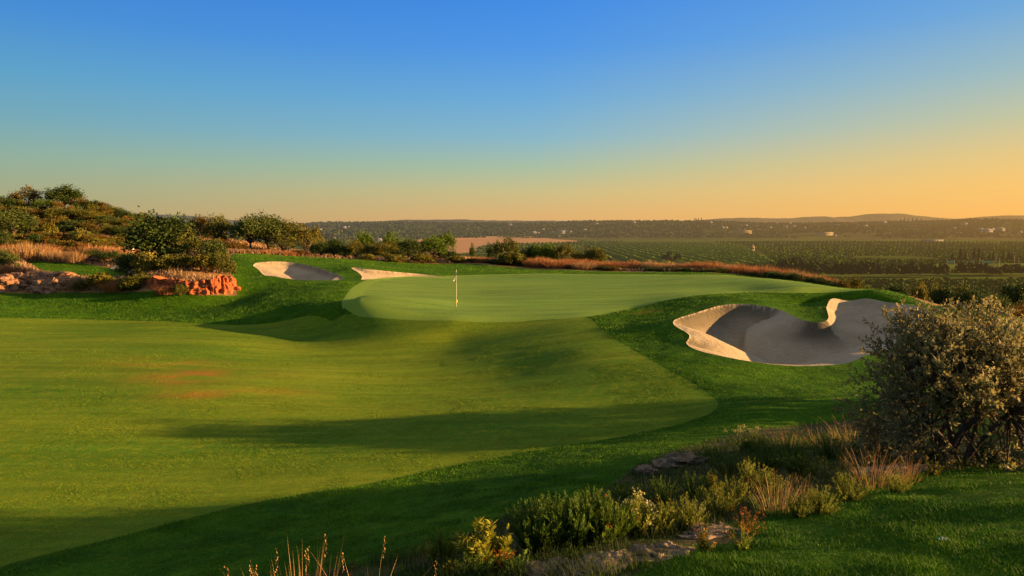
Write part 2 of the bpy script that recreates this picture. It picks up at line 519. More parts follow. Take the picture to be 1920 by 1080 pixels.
# rough and wild ground are lumpier than the mown turf; bunker edges carry a raised grass lip
roughness = sstep(0, .8, SD['fairway']) * sstep(0, .8, SD['putting_green'])
for b in ('b0', 'b1', 'b2'): roughness = roughness * sstep(-.01, .5, SD[b])
gz += roughness * (fbm(gx / 1.3, gy / 1.1, 21, 3) * .05 + .015)
for b in ('b0', 'b1', 'b2'):
    e = SD[b]
    gz += np.where((e >= 0) & (e < 1.6), .06 * np.exp(-e / .45), 0)
dry = np.zeros(len(gx))
for px, py, rx, ry, a in [(350, 705, 1.6, 1.6, .8), (365, 740, 1.5, 1.0, .6), (300, 680, 2.5, 1.3, .35), (480, 735, 1.8, .8, .4), (150, 690, 5, 2.0, .10), (1215, 585, .9, .5, .6), (430, 700, 2.5, 1.2, .25)]:
    h = hit(px, py)
    q = ((gx - h[0]) / rx) ** 2 + ((gy - h[1]) / ry) ** 2
    dry = np.maximum(dry, .8 * a * np.exp(-q) * np.clip(.75 + 1.9 * fbm(gx / 1.6 + 5, gy / .9, 41, 3), 0, 1.2))
fr = sstep(-1.25, -1.0, SD['putting_green'])

TR = []                                        # quads that an outline crosses corner to corner become two triangles
mixed = np.zeros(len(quads), bool)
for nm, _ in REG:
    q = SD[nm][quads]
    mixed |= (q.min(1) < -1e-6) & (q.max(1) > 1e-6)
mq = quads[mixed]
alt = np.zeros(len(mq), bool)                   # the diagonal that runs along the outline
for nm, _ in REG:
    q = np.abs(SD[nm][mq])
    alt |= (q[:, 1] < 1e-6) & (q[:, 3] < 1e-6)
tris = np.concatenate([mq[~alt][:, [0, 1, 2]], mq[~alt][:, [0, 2, 3]], mq[alt][:, [0, 1, 3]], mq[alt][:, [1, 2, 3]]])
quads = quads[~mixed]


def classify(F):
    reg = np.zeros(len(F), int)
    for i, nm in enumerate(['fairway', 'putting_green', 'wild', 'bank', 'lawn', 'path', 'b0', 'b1', 'b2'], 1):
        reg[SD[nm][F].mean(1) < 0] = i
    return reg


region, region3 = classify(quads), classify(tris)
GV = np.c_[gx, gy, gz]


# shade under the far lips of the bunkers, painted into the sand colour
lip_shade = np.zeros(len(gx))
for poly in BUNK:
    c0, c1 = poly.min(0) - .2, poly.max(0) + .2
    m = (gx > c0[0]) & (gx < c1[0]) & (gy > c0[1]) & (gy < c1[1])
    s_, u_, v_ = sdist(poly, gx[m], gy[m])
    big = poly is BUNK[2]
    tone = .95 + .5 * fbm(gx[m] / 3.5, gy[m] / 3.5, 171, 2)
    lip_shade[m] = np.maximum(lip_shade[m], (s_ < .01) * sstep(.0, .6, v_) * sstep(2.2 if big else .6, .1, -s_) * tone * np.where(gx[m] > 15.6, .2, 1) * (.95 if big else .5))


def sub_ground(name, rid, mat, label=None, cat=None, group=None, kind='structure', origin=None):
    f, f3 = quads[region == rid], tris[region3 == rid]
    u, inv = np.unique(np.r_[f.ravel(), f3.ravel()], return_inverse=True)
    inv = inv.ravel()
    v = GV[u]
    if origin is not None: v = v - np.array(origin)
    me = mesh(name, v, [inv[:f.size].reshape(-1, 4), inv[f.size:].reshape(-1, 3)], mat, {'dry': ('POINT', dry[u]), 'fringe': ('POINT', fr[u]), 'lip_shade': ('POINT', lip_shade[u])}, smooth=True)
    return link(name, me, None, origin, label, cat, group, kind)


sub_ground('rough_ground', 0, M['rough'])
sub_ground('fairway', 1, M['fairway'])
sub_ground('putting_green', 2, M['green'])
sub_ground('scrub_terrain', 3, M['scrub'])
sub_ground('planted_bank_ground', 4, M['bank'])
sub_ground('tee_lawn', 5, M['rough'])
sub_ground('sandy_path', 6, M['path'])
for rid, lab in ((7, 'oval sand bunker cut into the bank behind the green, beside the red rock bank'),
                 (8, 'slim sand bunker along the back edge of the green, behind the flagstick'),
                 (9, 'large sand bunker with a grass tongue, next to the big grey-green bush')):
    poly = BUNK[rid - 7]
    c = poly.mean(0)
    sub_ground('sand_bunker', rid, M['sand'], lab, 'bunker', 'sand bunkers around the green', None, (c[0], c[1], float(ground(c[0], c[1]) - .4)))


# ------------------------------------------------------------------ light
SUN_AZ = math.radians(93)                      # clockwise from straight ahead: right, level with the camera
SUN_EL = math.radians(10.0)
sd_ = bpy.data.lights.new('sun', 'SUN')
sd_.energy = 18.5; sd_.angle = math.radians(.6); sd_.color = (1.0, .59, .23)
sun = bpy.data.objects.new('sun', sd_); COL.objects.link(sun)
from mathutils import Vector
to_sun = Vector((math.sin(SUN_AZ) * math.cos(SUN_EL), math.cos(SUN_AZ) * math.cos(SUN_EL), math.sin(SUN_EL)))
sun.rotation_euler = to_sun.to_track_quat('Z', 'Y').to_euler()
sun.location = (60, -10, 20)


def lin(r, g, b):
    f = lambda c: (c / 255 / 12.92) if c / 255 <= .04045 else ((c / 255 + .055) / 1.055) ** 2.4
    return (f(r), f(g), f(b), 1)


world = bpy.data.worlds.new('World'); scene.world = world
world.use_nodes = True
nt = world.node_tree; nt.nodes.clear()
tc = nt.nodes.new('ShaderNodeTexCoord')
sx = nt.nodes.new('ShaderNodeSeparateXYZ'); nt.links.new(tc.outputs['Generated'], sx.inputs[0])


def ramp(stops):
    r = nt.nodes.new('ShaderNodeValToRGB'); r.color_ramp.interpolation = 'B_SPLINE' if False else 'LINEAR'
    el = r.color_ramp.elements
    while len(el) > 1: el.remove(el[-1])
    for i, (p, c) in enumerate(stops):
        e = el[0] if i == 0 else el.new(p)
        e.position = p; e.color = c
    nt.links.new(rf, r.inputs[0])
    return r.outputs[0]


elev = math_(nt, 'ARCSINE', sx.outputs[2])
rf = mrange(nt, elev, 0, math.radians(60))      # ramp position 1 = 60 degrees above the horizon
D = 60.0
zen = (.36, .36, .33, 1)
zen2 = (.45, .43, .37, 1)
left = ramp([(0, lin(172, 152, 108)), (1.2 / D, lin(168, 160, 118)), (3 / D, lin(155, 166, 133)), (5 / D, lin(138, 170, 155)), (7.5 / D, lin(112, 165, 180)), (10.5 / D, lin(88, 158, 198)),
             (14.5 / D, lin(64, 138, 210)), (19 / D, lin(50, 120, 206)), (26 / D, lin(50, 112, 195)), (40 / D, zen), (1, zen2)])
mid = ramp([(0, lin(226, 172, 112)), (1.2 / D, lin(220, 178, 116)), (3 / D, lin(204, 188, 132)), (5 / D, lin(170, 190, 160)), (7.5 / D, lin(135, 182, 200)), (10.5 / D, lin(108, 170, 216)),
            (14.5 / D, lin(78, 150, 228)), (19 / D, lin(60, 136, 228)), (26 / D, lin(52, 120, 210)), (40 / D, zen), (1, zen2)])
right = ramp([(0, lin(255, 184, 94)), (1.2 / D, lin(255, 190, 98)), (3 / D, lin(250, 196, 108)), (5 / D, lin(232, 198, 126)), (7.5 / D, lin(196, 196, 156)), (10.5 / D, lin(158, 187, 190)),
              (14.5 / D, lin(112, 168, 216)), (19 / D, lin(84, 150, 222)), (26 / D, lin(70, 130, 210)), (40 / D, zen), (1, zen2)])
az = math_(nt, 'ARCTAN2', sx.outputs[0], sx.outputs[1])
c = mixc(nt, mrange(nt, az, math.radians(-40), math.radians(2)), left, mid)
c = mixc(nt, mrange(nt, az, math.radians(2), math.radians(38)), c, right)
# below the horizon the dome takes the dull tone of the haze
c = mixc(nt, mrange(nt, elev, 0, math.radians(-2)), c, (.16, .13, .07))
b1 = nt.nodes.new('ShaderNodeBackground'); nt.links.new(c, b1.inputs[0]); b1.inputs[1].default_value = .98
sky = nt.nodes.new('ShaderNodeTexSky'); sky.sky_type = 'NISHITA'; sky.sun_disc = False
sky.sun_elevation = SUN_EL; sky.sun_rotation = SUN_AZ
b2 = nt.nodes.new('ShaderNodeBackground'); nt.links.new(sky.outputs[0], b2.inputs[0]); b2.inputs[1].default_value = .006
ad = nt.nodes.new('ShaderNodeAddShader'); nt.links.new(b1.outputs[0], ad.inputs[0]); nt.links.new(b2.outputs[0], ad.inputs[1])
wo = nt.nodes.new('ShaderNodeOutputWorld'); nt.links.new(ad.outputs[0], wo.inputs[0])
scene.view_settings.view_transform = 'Standard'
scene.view_settings.look = 'None'
scene.view_settings.exposure = 0
scene.view_settings.gamma = 1
scene.render.engine = 'CYCLES'
scene.cycles.max_bounces = 6
scene.cycles.diffuse_bounces = 3
scene.cycles.transmission_bounces = 3
scene.cycles.use_denoising = True


# ================================================================== the valley and the hills beyond the course
HZ = 5600.0                                     # length over which the evening haze builds up


def crest(az):                                  # height of the wooded ridge above eye level, by bearing
    px = 960 + FPX * np.tan(az)
    p = np.interp(px, [-800, 0, 560, 600, 650, 740, 800, 860, 960, 1050, 1100, 1180, 1260, 1330, 1420, 1500, 1600, 1680, 1740, 1800, 1860, 1930, 2200, 3000],
                  [419, 419, 422, 418, 417, 416, 417, 418, 419, 418, 416, 415, 414.5, 415, 418, 418, 418, 416, 415, 412, 411, 413, 412, 412])
    return (HOR - p) / FPX * 2400.0


def valley_z(x, y):
    x = np.asarray(x, float); y = np.asarray(y, float)
    az = np.arctan2(x, y)
    d = y
    foot = 1560 + 130 * fbm(az * 5, az * 0 + 3, 51, 3) - 420 * sstep(-.05, -.28, az)
    t = np.clip((d - foot) / (2400 - foot), 0, 1)
    rise = t * (1.25 - .25 * t)
    z = -25 + (crest(az) + 25) * rise
    hilly = sstep(0, .25, t)
    z = z + hilly * fbm(x / 260, y / 220, 52, 4) * 9 * (1 - .6 * sstep(.75, 1, t)) + fbm(x / 90, y / 90, 55, 3) * .8
    return np.where(d > 2400, z - (d - 2400) * .02, z)


def vhit(px, py, y0=200, y1=2400):
    d = ray(px, py)
    Ys = np.geomspace(y0, y1, 1500)
    f = d[2] / d[1] * Ys - valley_z(d[0] / d[1] * Ys, Ys)
    k = np.where(f < 0)[0]
    Y = Ys[k[0]] if len(k) else 2380.0
    x = d[0] / d[1] * Y
    return x, Y, float(valley_z(np.array([x]), np.array([Y]))[0])


def flat(px, py, z=-25.0):                      # where a line of sight meets the valley floor
    d = ray(px, py)
    t = z / d[2]
    return d[0] * t, d[1] * t


def poly_at(pts):
    return smooth_poly([flat(*p) for p in pts], 4)


va = np.radians(np.linspace(-50, 50, 700))
vr = np.r_[np.geomspace(150, 1400, 260)[:-1], np.linspace(1400, 2500, 160)[:-1], np.geomspace(2500, 30000, 30)]
VA, VR = np.meshgrid(va, vr)
vx, vy = (VR * np.tan(VA)).ravel(), VR.ravel()
vz = valley_z(vx, vy)
vi = np.arange(len(vx)).reshape(VA.shape)
vq = np.stack([vi[:-1, :-1], vi[:-1, 1:], vi[1:, 1:], vi[1:, :-1]], -1).reshape(-1, 4)
FIELD = poly_at([(770, 452), (860, 447.5), (1000, 447), (1080, 451), (1060, 455), (960, 457), (900, 462), (880, 474), (760, 474)])
ROWS = poly_at([(1110, 458), (1240, 452), (1330, 453), (1380, 462), (1440, 492), (1420, 500), (1180, 500)])
ROAD = poly_at([(1404, 474), (1402, 468), (1409, 468), (1413, 474), (1430, 492), (1419, 492)])
TERR = poly_at([(880, 474), (1000, 476), (1060, 486), (960, 496), (780, 496), (740, 480)])
land = np.zeros(len(vx)); near = vy < 2000
land[near] = np.where(sdist(FIELD, vx[near], vy[near])[0] < 0, 1.0, 0)
land[near] = np.where(sdist(ROAD, vx[near], vy[near])[0] < 0, .8, land[near])
strips = sstep(.06, .22, np.abs(vnoise(vy / 62 + 4, vx / 900, 61)))
green_ = (.5 + .5 * vnoise(vx / 420, vy / 95, 62) * 2) * (vy < 1750)
hill_dry = (vy > 1500) * np.clip(.22 + 1.6 * fbm(vx / 300, vy / 170, 64, 4), 0, 1)

m, nt, ns, ln = newmat('valley_floor')
a1 = N(nt, 'ShaderNodeAttribute', attribute_name='land'); a2 = N(nt, 'ShaderNodeAttribute', attribute_name='crop'); a3 = N(nt, 'ShaderNodeAttribute', attribute_name='dryness')
col = mixc(nt, a2.outputs['Fac'], (.032, .058, .011), (.125, .165, .022))
col = mixc(nt, mrange(nt, noise(nt, coords(nt, (1, .35, 1)), .03, 4), .35, .7), col, (.045, .05, .016))
col = mixc(nt, a3.outputs['Fac'], col, (.085, .070, .032))
col = mixc(nt, mrange(nt, a1.outputs['Fac'], .1, .9), col, mixc(nt, mrange(nt, noise(nt, coords(nt, (.4, 1, 1)), .02, 3), .35, .65), (.42, .22, .10), (.36, .22, .12)))
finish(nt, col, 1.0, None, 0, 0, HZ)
link('valley_terrain', mesh('valley_terrain', np.c_[vx, vy, vz], vq, m, {'land': ('POINT', land), 'crop': ('POINT', green_), 'dryness': ('POINT', hill_dry)}, True), kind='structure')


def ridge(name, pts, Y, depth, mat, seed):
    px = np.array([p[0] for p in pts], float); py = np.array([p[1] for p in pts], float)
    xs = np.linspace(px[0], px[-1], 420)
    ys = np.interp(xs, px, py) - 1.4
    k = np.hanning(9); k /= k.sum()
    ys = np.convolve(np.pad(ys, 4, 'edge'), k, 'valid') - np.abs(fbm(xs / 30, xs * 0, seed, 4)) * 1.3 - fbm(xs / 6, xs * 0, seed + 3, 2) * .35
    X = (xs - 960) / FPX * Y
    H = np.maximum((HOR - ys) / FPX * Y, -60)
    V, rows = [], 14
    for r in range(rows):
        t = r / (rows - 1)
        f = math.sin(t * PI) ** 1.2 if t < .5 else math.cos((t - .5) * PI) ** .8
        yy = Y + (t - .5) * 2 * depth
        V.append(np.c_[X, np.full_like(X, yy) + fbm(X / 700, X * 0 + t * 3, seed + 5, 2) * depth * .2, -120 + (H + 120) * f + fbm(X / 300, X * 0 + yy / 300, seed + 9, 3) * 25 * f * (1 - f)])
    V = np.concatenate(V)
    i = np.arange(len(V)).reshape(rows, -1)
    q = np.stack([i[:-1, :-1], i[:-1, 1:], i[1:, 1:], i[1:, :-1]], -1).reshape(-1, 4)
    return link(name, mesh(name, V, q, mat, None, True), kind='structure')


m, nt, ns, ln = newmat('mountain_slope')
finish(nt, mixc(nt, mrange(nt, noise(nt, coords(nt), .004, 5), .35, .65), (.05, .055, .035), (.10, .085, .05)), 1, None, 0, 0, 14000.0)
ridge('mountain_ridge', [(100, 428), (200, 412), (262, 402), (300, 404), (350, 406), (400, 409), (450, 416), (560, 420), (640, 420), (700, 417), (770, 414), (860, 413), (920, 415), (1000, 415.5), (1080, 416), (1200, 418), (1330, 424)], 9500, 900, m, 71)
ridge('mountain_ridge', [(1250, 424), (1320, 414), (1360, 411), (1390, 410), (1440, 411), (1480, 411), (1500, 409), (1530, 407.5), (1560, 409), (1600, 408), (1625, 404), (1650, 402), (1690, 402.5), (1715, 406), (1760, 411), (1800, 412),
                         (1840, 408), (1880, 405.5), (1930, 406), (2020, 402), (2150, 405), (2300, 412)], 12000, 1300, m, 75)
# ground out to the horizon, under and beyond the ridges
q = 60000.0
link('plain_terrain', mesh('plain_terrain', [(-q, 2600, -140), (q, 2600, -140), (q, q, -140), (-q, q, -140)], [[0, 1, 2, 3]], m), kind='structure')

# ------------------------------------------------------------------ foliage clouds
def unit(v):
    return v / (np.linalg.norm(v, axis=-1, keepdims=True) + 1e-9)


def leaves(c, d, n, l, w, fold=0.0):
    """one pointed leaf (a four-cornered face) per row: base c, direction d, face normal n, length l, width w"""
    s = unit(np.cross(d, n))
    l = np.asarray(l).reshape(-1, 1); w = np.asarray(w).reshape(-1, 1)
    V = np.stack([c, c + d * l * .5 + s * w / 2, c + d * l, c + d * l * .5 - s * w / 2], 1)
    if fold: V[:, [1, 3]] += (n * w * fold)[:, None]
    k = len(c)
    return V.reshape(-1, 3), np.arange(4 * k).reshape(-1, 4)


def rand_dirs(n):
    return unit(rng.normal(size=(n, 3)))


def tube(pts, rads, sides=6):
    pts = np.asarray(pts, float); n = len(pts)
    V = []
    for i in range(n):
        t = unit(pts[min(i + 1, n - 1)] - pts[max(i - 1, 0)])
        a = unit(np.cross(t, [.31, .77, .55])); b = np.cross(t, a)
        th = np.arange(sides) / sides * 2 * PI
        V.append(pts[i] + rads[i] * (np.cos(th)[:, None] * a + np.sin(th)[:, None] * b))
    V = np.concatenate(V)
    i = np.arange(n * sides).reshape(n, sides)
    j = np.roll(i, -1, 1)
    return V, np.stack([i[:-1], j[:-1], j[1:], i[1:]], -1).reshape(-1, 4)


def join(parts):
    V, F, o = [], [], 0
    for v, f in parts:
        V.append(v); F.append(f + o); o += len(v)
    return np.concatenate(V), np.concatenate(F)


def crown_tree(rx, rz, zc, n_clump, per, leaf, clump=.28, squash=.75, open_=.0, dome=True, limb=.05, spiky=0):
    """unit-ish tree: clumps of leaves over an uneven crown, limbs running into them. Returns crown (V, F, tint) and trunk (V, F)"""
    dirs = rand_dirs(n_clump)
    dirs[:, 2] = np.where(dirs[:, 2] < -.35, -dirs[:, 2] * .6, dirs[:, 2])
    lob = 1 + .42 * np.array([vnoise(np.array(d[0] * 1.7 + 9), np.array(d[1] * 1.7 + d[2] * 2.1), 80 + n_clump % 17) for d in dirs]).reshape(-1, 1)
    rr = (rng.uniform(.35, 1, (n_clump, 1)) ** .5) * lob
    c = dirs * rr * np.array([rx, rx, rz]) + np.array([0, 0, zc])
    cr = clump * rng.uniform(.6, 1.25, n_clump)
    k = n_clump * per
    g = rng.normal(size=(n_clump, per, 3)) * .55
    off = g * cr[:, None, None] * np.array([1, 1, squash])
    p = (c[:, None] + off).reshape(-1, 3)
    outd = unit(off.reshape(-1, 3) + .6 * np.repeat(dirs, per, 0) * clump + [0, 0, .1 * clump])
    d = unit(outd + rand_dirs(k) * .9 + np.array([0, 0, spiky]))
    n = unit(outd + rand_dirs(k) * .8)
    l = leaf * rng.uniform(.6, 1.4, k)
    V, F = leaves(p, d, n, l, l * rng.uniform(.4, .65, k))
    ct = rng.uniform(0, 1, n_clump)
    tint = np.clip(np.repeat(ct, per) * .6 + rng.uniform(0, .4, k), 0, 1)
    limbs = []
    base = np.array([0, 0, 0.])
    fork = np.array([0, 0, max(zc - rz * .75, .1 * zc)])
    limbs.append(tube([base - [0, 0, .15], base + (fork - base) * .5 + rng.normal(size=3) * .03 * rx, fork], [limb * 1.5, limb * 1.15, limb], 7))
    for q in rng.permutation(n_clump)[:min(n_clump, 26)]:
        mid_ = fork + (c[q] - fork) * .5 + rng.normal(size=3) * .12 * rx + [0, 0, .06 * rz]
        limbs.append(tube([fork, mid_, c[q]], [limb * .55, limb * .35, limb * .12], 4))
    return (V, F, tint), join(limbs)


def dome_tuft(n, h, r, w, lean=.5, segs=3, droop=.25, base=.25):
    """a clump of upright blades"""
    th = rng.uniform(0, 2 * PI, n); q = rng.uniform(0, 1, n) ** .5
    b = np.c_[np.cos(th) * q * r * base, np.sin(th) * q * r * base, np.zeros(n)]
    L = h * rng.uniform(.55, 1.0, n) * (1 - .25 * q)
    out = np.c_[np.cos(th + rng.normal(size=n) * .5), np.sin(th + rng.normal(size=n) * .5), np.zeros(n)]
    s = unit(np.cross(out, [0, 0, 1.]) + rng.normal(size=(n, 3)) * .4)
    V = []
    ll = lean * q * rng.uniform(.6, 1.4, n)
    for i in range(segs + 1):
        t = i / segs
        c = b + np.array([0, 0, 1.]) * (L * (t - droop * t * t * ll))[:, None] + out * (L * ll * (t * .6 + t * t * .6))[:, None]
        ww = (w * (1 - t) ** .7 * rng.uniform(.7, 1.3, n))[:, None] if i else np.full((n, 1), w)
        V.append(c + s * ww / 2); V.append(c - s * ww / 2)
    V = np.stack(V, 1)                           # n, 2(segs+1), 3
    o = (np.arange(n) * 2 * (segs + 1))[:, None, None]
    f = np.array([[2 * i, 2 * i + 1, 2 * i + 3, 2 * i + 2] for i in range(segs)])[None]
    F = (o + f).reshape(-1, 4)
    tint = np.repeat(rng.uniform(0, 1, n), segs)
    return V.reshape(-1, 3), F, tint


def stem_plant(stems, h, spread, leaf_n, leaf_l, leaf_w, up=.9, curve=.3, stem_r=.004, bare=.15):
    """stems fanning up from the base, set with narrow leaves. Returns leaves (V, F, tint), stems (V, F), tips"""
    LV, LD, LN, LL, TT, ST, tips = [], [], [], [], [], [], []
    for i in range(stems):
        a = rng.uniform(0, 2 * PI); q = rng.uniform(0, 1) ** .6
        H = h * rng.uniform(.65, 1.0) * (1 - .3 * q)
        o = np.array([math.cos(a), math.sin(a), 0.])
        b = o * spread * .25 * q
        end = b + o * spread * q * rng.uniform(.6, 1) + np.array([0, 0, H])
        midp = b * .5 + end * .5 - o * spread * q * curve * .4 + rng.normal(size=3) * .03 * h
        t = np.linspace(0, 1, 7)[:, None]
        path = (1 - t) ** 2 * b + 2 * t * (1 - t) * midp + t * t * end
        ST.append(tube(path[[0, 3, 6]], [stem_r, stem_r * .8, stem_r * .4], 3))
        tips.append(path[-1])
        tt = np.sort(rng.uniform(bare, 1.0, leaf_n))[:, None]
        c = (1 - tt) ** 2 * b + 2 * tt * (1 - tt) * midp + tt * tt * end
        tan = unit(end - b)
        rd = rand_dirs(leaf_n)
        rd = unit(rd - tan * (rd @ tan)[:, None])
        LV.append(c); LD.append(unit(rd + tan * up)); LN.append(unit(rand_dirs(leaf_n) * .6 + tan - rd * .3))
        LL.append(leaf_l * rng.uniform(.6, 1.3, leaf_n) * (1.15 - .5 * tt[:, 0]))
        TT.append(np.clip(rng.uniform(0, .45) + .55 * tt[:, 0] * rng.uniform(.6, 1, leaf_n), 0, 1))
    LV, LD, LN, LL, TT = map(np.concatenate, (LV, LD, LN, LL, TT))
    V, F = leaves(LV, LD, LN, LL, LL * leaf_w)
    return (V, F, TT), join(ST), np.array(tips)


# ------------------------------------------------------------------ far woods, orchards, windbreaks, houses
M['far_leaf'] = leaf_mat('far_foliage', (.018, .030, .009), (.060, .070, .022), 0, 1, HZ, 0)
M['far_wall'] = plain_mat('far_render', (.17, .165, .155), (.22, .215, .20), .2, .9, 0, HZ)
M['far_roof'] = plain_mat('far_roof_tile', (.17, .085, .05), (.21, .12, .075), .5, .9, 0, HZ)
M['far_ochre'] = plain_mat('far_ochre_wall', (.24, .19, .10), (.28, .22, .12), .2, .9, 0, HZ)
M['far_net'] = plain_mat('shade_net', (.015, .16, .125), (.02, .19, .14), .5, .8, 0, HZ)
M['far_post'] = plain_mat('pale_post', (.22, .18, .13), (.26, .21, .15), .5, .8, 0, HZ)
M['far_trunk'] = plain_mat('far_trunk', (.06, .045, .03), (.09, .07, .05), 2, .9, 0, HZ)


def blobs(P, R, H, per=9, fs_=1.25):
    """tree crowns far away: a burst of leafy facets per tree"""
    n = len(P)
    d = rand_dirs(n * per).reshape(n, per, 3)
    d[:, :, 2] = np.abs(d[:, :, 2]) * 1.1 - .1
    c = P[:, None] + d * np.stack([R, R, H], 1)[:, None] * rng.uniform(.35, .8, (n, per, 1)) + np.stack([R * 0, R * 0, H * .12], 1)[:, None]
    nn = unit(d + rand_dirs(n * per).reshape(n, per, 3) * .5).reshape(-1, 3)
    t = unit(np.cross(nn, rand_dirs(n * per)))
    l = np.repeat(R * fs_, per) * rng.uniform(.7, 1.2, n * per)
    c = c.reshape(-1, 3) - t * l[:, None] / 2
    V, F = leaves(c, t, nn, l, l * .95)
    tint = np.clip(np.repeat(rng.uniform(0, .7, n), per) + rng.uniform(0, .3, n * per), 0, 1)
    return V, F, tint


# woodland on the ridge: a mass nobody could count
n = 21000
a = np.radians(rng.uniform(-24, 42, n)); y = np.sqrt(rng.uniform(1180 ** 2, 2420 ** 2, n)); x = y * np.tan(a)
k = (vnoise(x / 120, y / 70, 90) + .5 * vnoise(x / 45, y / 30, 91) > -.30) & (valley_z(x, y) > -23.3)
k |= (y > 2330) & (rng.uniform(0, 1, n) > .35)
x, y = x[k], y[k]
R = rng.uniform(2.2, 5.0, len(x)); H = R * rng.uniform(.9, 1.7, len(x))
V, F, t = blobs(np.c_[x, y, valley_z(x, y) - .5], R, H, 8)
link('woodland', mesh('woodland', V, F, M['far_leaf'], {'tint': ('FACE', t)}), kind='stuff', label='dark scrubby woodland covering the ridge across the valley', cat='woodland')

# citrus groves on the valley floor
n = 0
P = []
for Y in np.geomspace(215, 1250, 230):
    st = max(4.4, Y * .0058)
    xs = np.arange(-.42 * Y, .80 * Y, st) + (Y * .21) % st
    P.append(np.c_[xs + rng.normal(size=len(xs)) * .5, np.full(len(xs), Y) + rng.normal(size=len(xs)) * .5])
P = np.concatenate(P)
inrow = sdist(ROWS, P[:, 0], P[:, 1])[0] < 3
infield = (sdist(FIELD, P[:, 0], P[:, 1])[0] < 4) | (sdist(ROAD, P[:, 0], P[:, 1])[0] < 9)
lane = (np.abs(((P[:, 1] * .95 + P[:, 0] * .08) % 118) - 59) < 5)
gap = vnoise(P[:, 0] / 160, P[:, 1] / 60, 95) < -.28
fy_ = lambda py: 25 / ((py - HOR) / FPX)
hedge = (np.abs(P[:, 1] - fy_(519.5)) < 26) & (P[:, 0] > .38 * P[:, 1])
hedge |= (np.abs(P[:, 1] - fy_(500)) < 40) & (P[:, 0] > .62 * P[:, 1])
P = P[~(inrow | infield | lane | gap | hedge)]
R = np.maximum(1.9, P[:, 1] * .0026) * rng.uniform(.8, 1.2, len(P)); H = np.minimum(R, 2.4)
V, F, t = blobs(np.c_[P, valley_z(P[:, 0], P[:, 1])], R, H, 12, .8)
t = (1 - .62 * np.repeat(sstep(460, 330, P[:, 1]), 12)) * np.clip(t * .35 + .9 * (vnoise(np.repeat(P[:, 0], 12) / 520, np.repeat(P[:, 1], 12) / 85, 96) + .05), 0, 1)
M['grove'] = leaf_mat('grove_foliage', (.026, .052, .010), (.095, .140, .018), 0, 1, HZ, 0)
link('citrus_grove', mesh('citrus_grove', V, F, M['grove'], {'tint': ('FACE', t)}), kind='stuff', label='dark green citrus groves covering the valley floor', cat='grove')

ROW_COUNT = 0
# the young orchard whose rows can be told apart
names_ = ['first', 'second', 'third', 'fourth', 'fifth', 'sixth', 'seventh', 'eighth', 'ninth', 'tenth', 'eleventh', 'twelfth', 'thirteenth', 'fourteenth', 'fifteenth', 'sixteenth', 'seventeenth', 'eighteenth', 'nineteenth',
          'twentieth', 'twenty-first', 'twenty-second', 'twenty-third', 'twenty-fourth', 'twenty-fifth', 'twenty-sixth', 'twenty-seventh', 'twenty-eighth', 'twenty-ninth', 'thirtieth', 'thirty-first', 'thirty-second',
          'thirty-third', 'thirty-fourth', 'thirty-fifth', 'thirty-sixth', 'thirty-seventh', 'thirty-eighth', 'thirty-ninth', 'fortieth'] + ['%s-%s' % (t_, u_) for t_ in ('forty', 'fifty', 'sixty', 'seventy', 'eighty', 'ninety')
                                                                                                                                         for u_ in ('first', 'second', 'third', 'fourth', 'fifth', 'sixth', 'seventh', 'eighth', 'ninth')]
for i, off in enumerate(np.arange(20, 420, 10.5)):  # each row of young trees is one continuous strip
    ys = np.arange(440, 1080, 3.0)
    xs = off + (ys - 440) * .045
    k = sdist(ROWS, xs, ys)[0] < 0
    if k.sum() < 16: continue
    xs, ys = xs[k], ys[k]
    zs = valley_z(xs, ys)
    n = len(xs)
    prof = np.array([[-1.9, 0.], [-2.1, 1.2], [-1.3, 2.5], [0., 3.0], [1.3, 2.5], [2.1, 1.2], [1.9, 0.]])
    sc_ = (.8 + .35 * np.abs(np.sin(np.arange(n) * PI / 2 + .3)))[:, None, None] * rng.uniform(.85, 1.15, (n, 7, 1))
    V = np.stack([xs[:, None] + prof[None, :, 0] * sc_[:, :, 0], np.repeat(ys[:, None], 7, 1) + rng.normal(size=(n, 7)) * .3, zs[:, None] + prof[None, :, 1] * sc_[:, :, 0] - .2], -1).reshape(-1, 3)
    g = np.arange(n * 7).reshape(n, 7)
    F = np.stack([g[:-1, :-1], g[:-1, 1:], g[1:, 1:], g[1:, :-1]], -1).reshape(-1, 4)
    c = np.array([xs.mean(), ys.mean(), -25.0])
    j = ROW_COUNT; ROW_COUNT += 1
    link('orchard_row', mesh('orchard_row', V - c, F, M['grove'], {'tint': ('FACE', rng.uniform(.45, 1, len(F)))}), None, c,
         'hedge-like row of young trees in the striped orchard, %s row from its left side' % names_[j], 'orchard row', 'rows of the striped orchard')


def far_tree_mesh(kind, v):
    if kind == 'cone':
        P = np.array([[0, 0, z] for z in np.linspace(.1, .85, 9)])
        V, F, t = blobs(P, np.linspace(.34, .12, 9), np.full(9, .2), 12)
    else:
        n = 34
        d = rand_dirs(n); d[:, 2] = np.abs(d[:, 2])
        P = d * [.42, .42, .62] * rng.uniform(.6, 1, (n, 1)) + [0, 0, .2]
        V, F, t = blobs(P, np.full(n, .17), np.full(n, .17), 16, .75)
    return mesh('far_tree_%s' % kind, V, F, M['far_leaf'], {'tint': ('FACE', t)})


FT = {k: [far_tree_mesh(k, v) for v in range(3)] for k in ('round', 'cone')}


def far_tree(px, py, h_px, w_px, kind, label, group, name, color=(1, 1, 1)):
    x, y = flat(px, py); z = float(valley_z(np.array([x]), np.array([y]))[0])
    h, w = h_px * y / FPX, w_px * y / FPX
    o = link(name, random.choice(FT[kind]), None, (x, y, z - .2), label, 'tree', group)
    o.scale = (w, w, h); o.rotation_euler = (0, 0, random.uniform(0, 6)); o.color = (*color, 1)


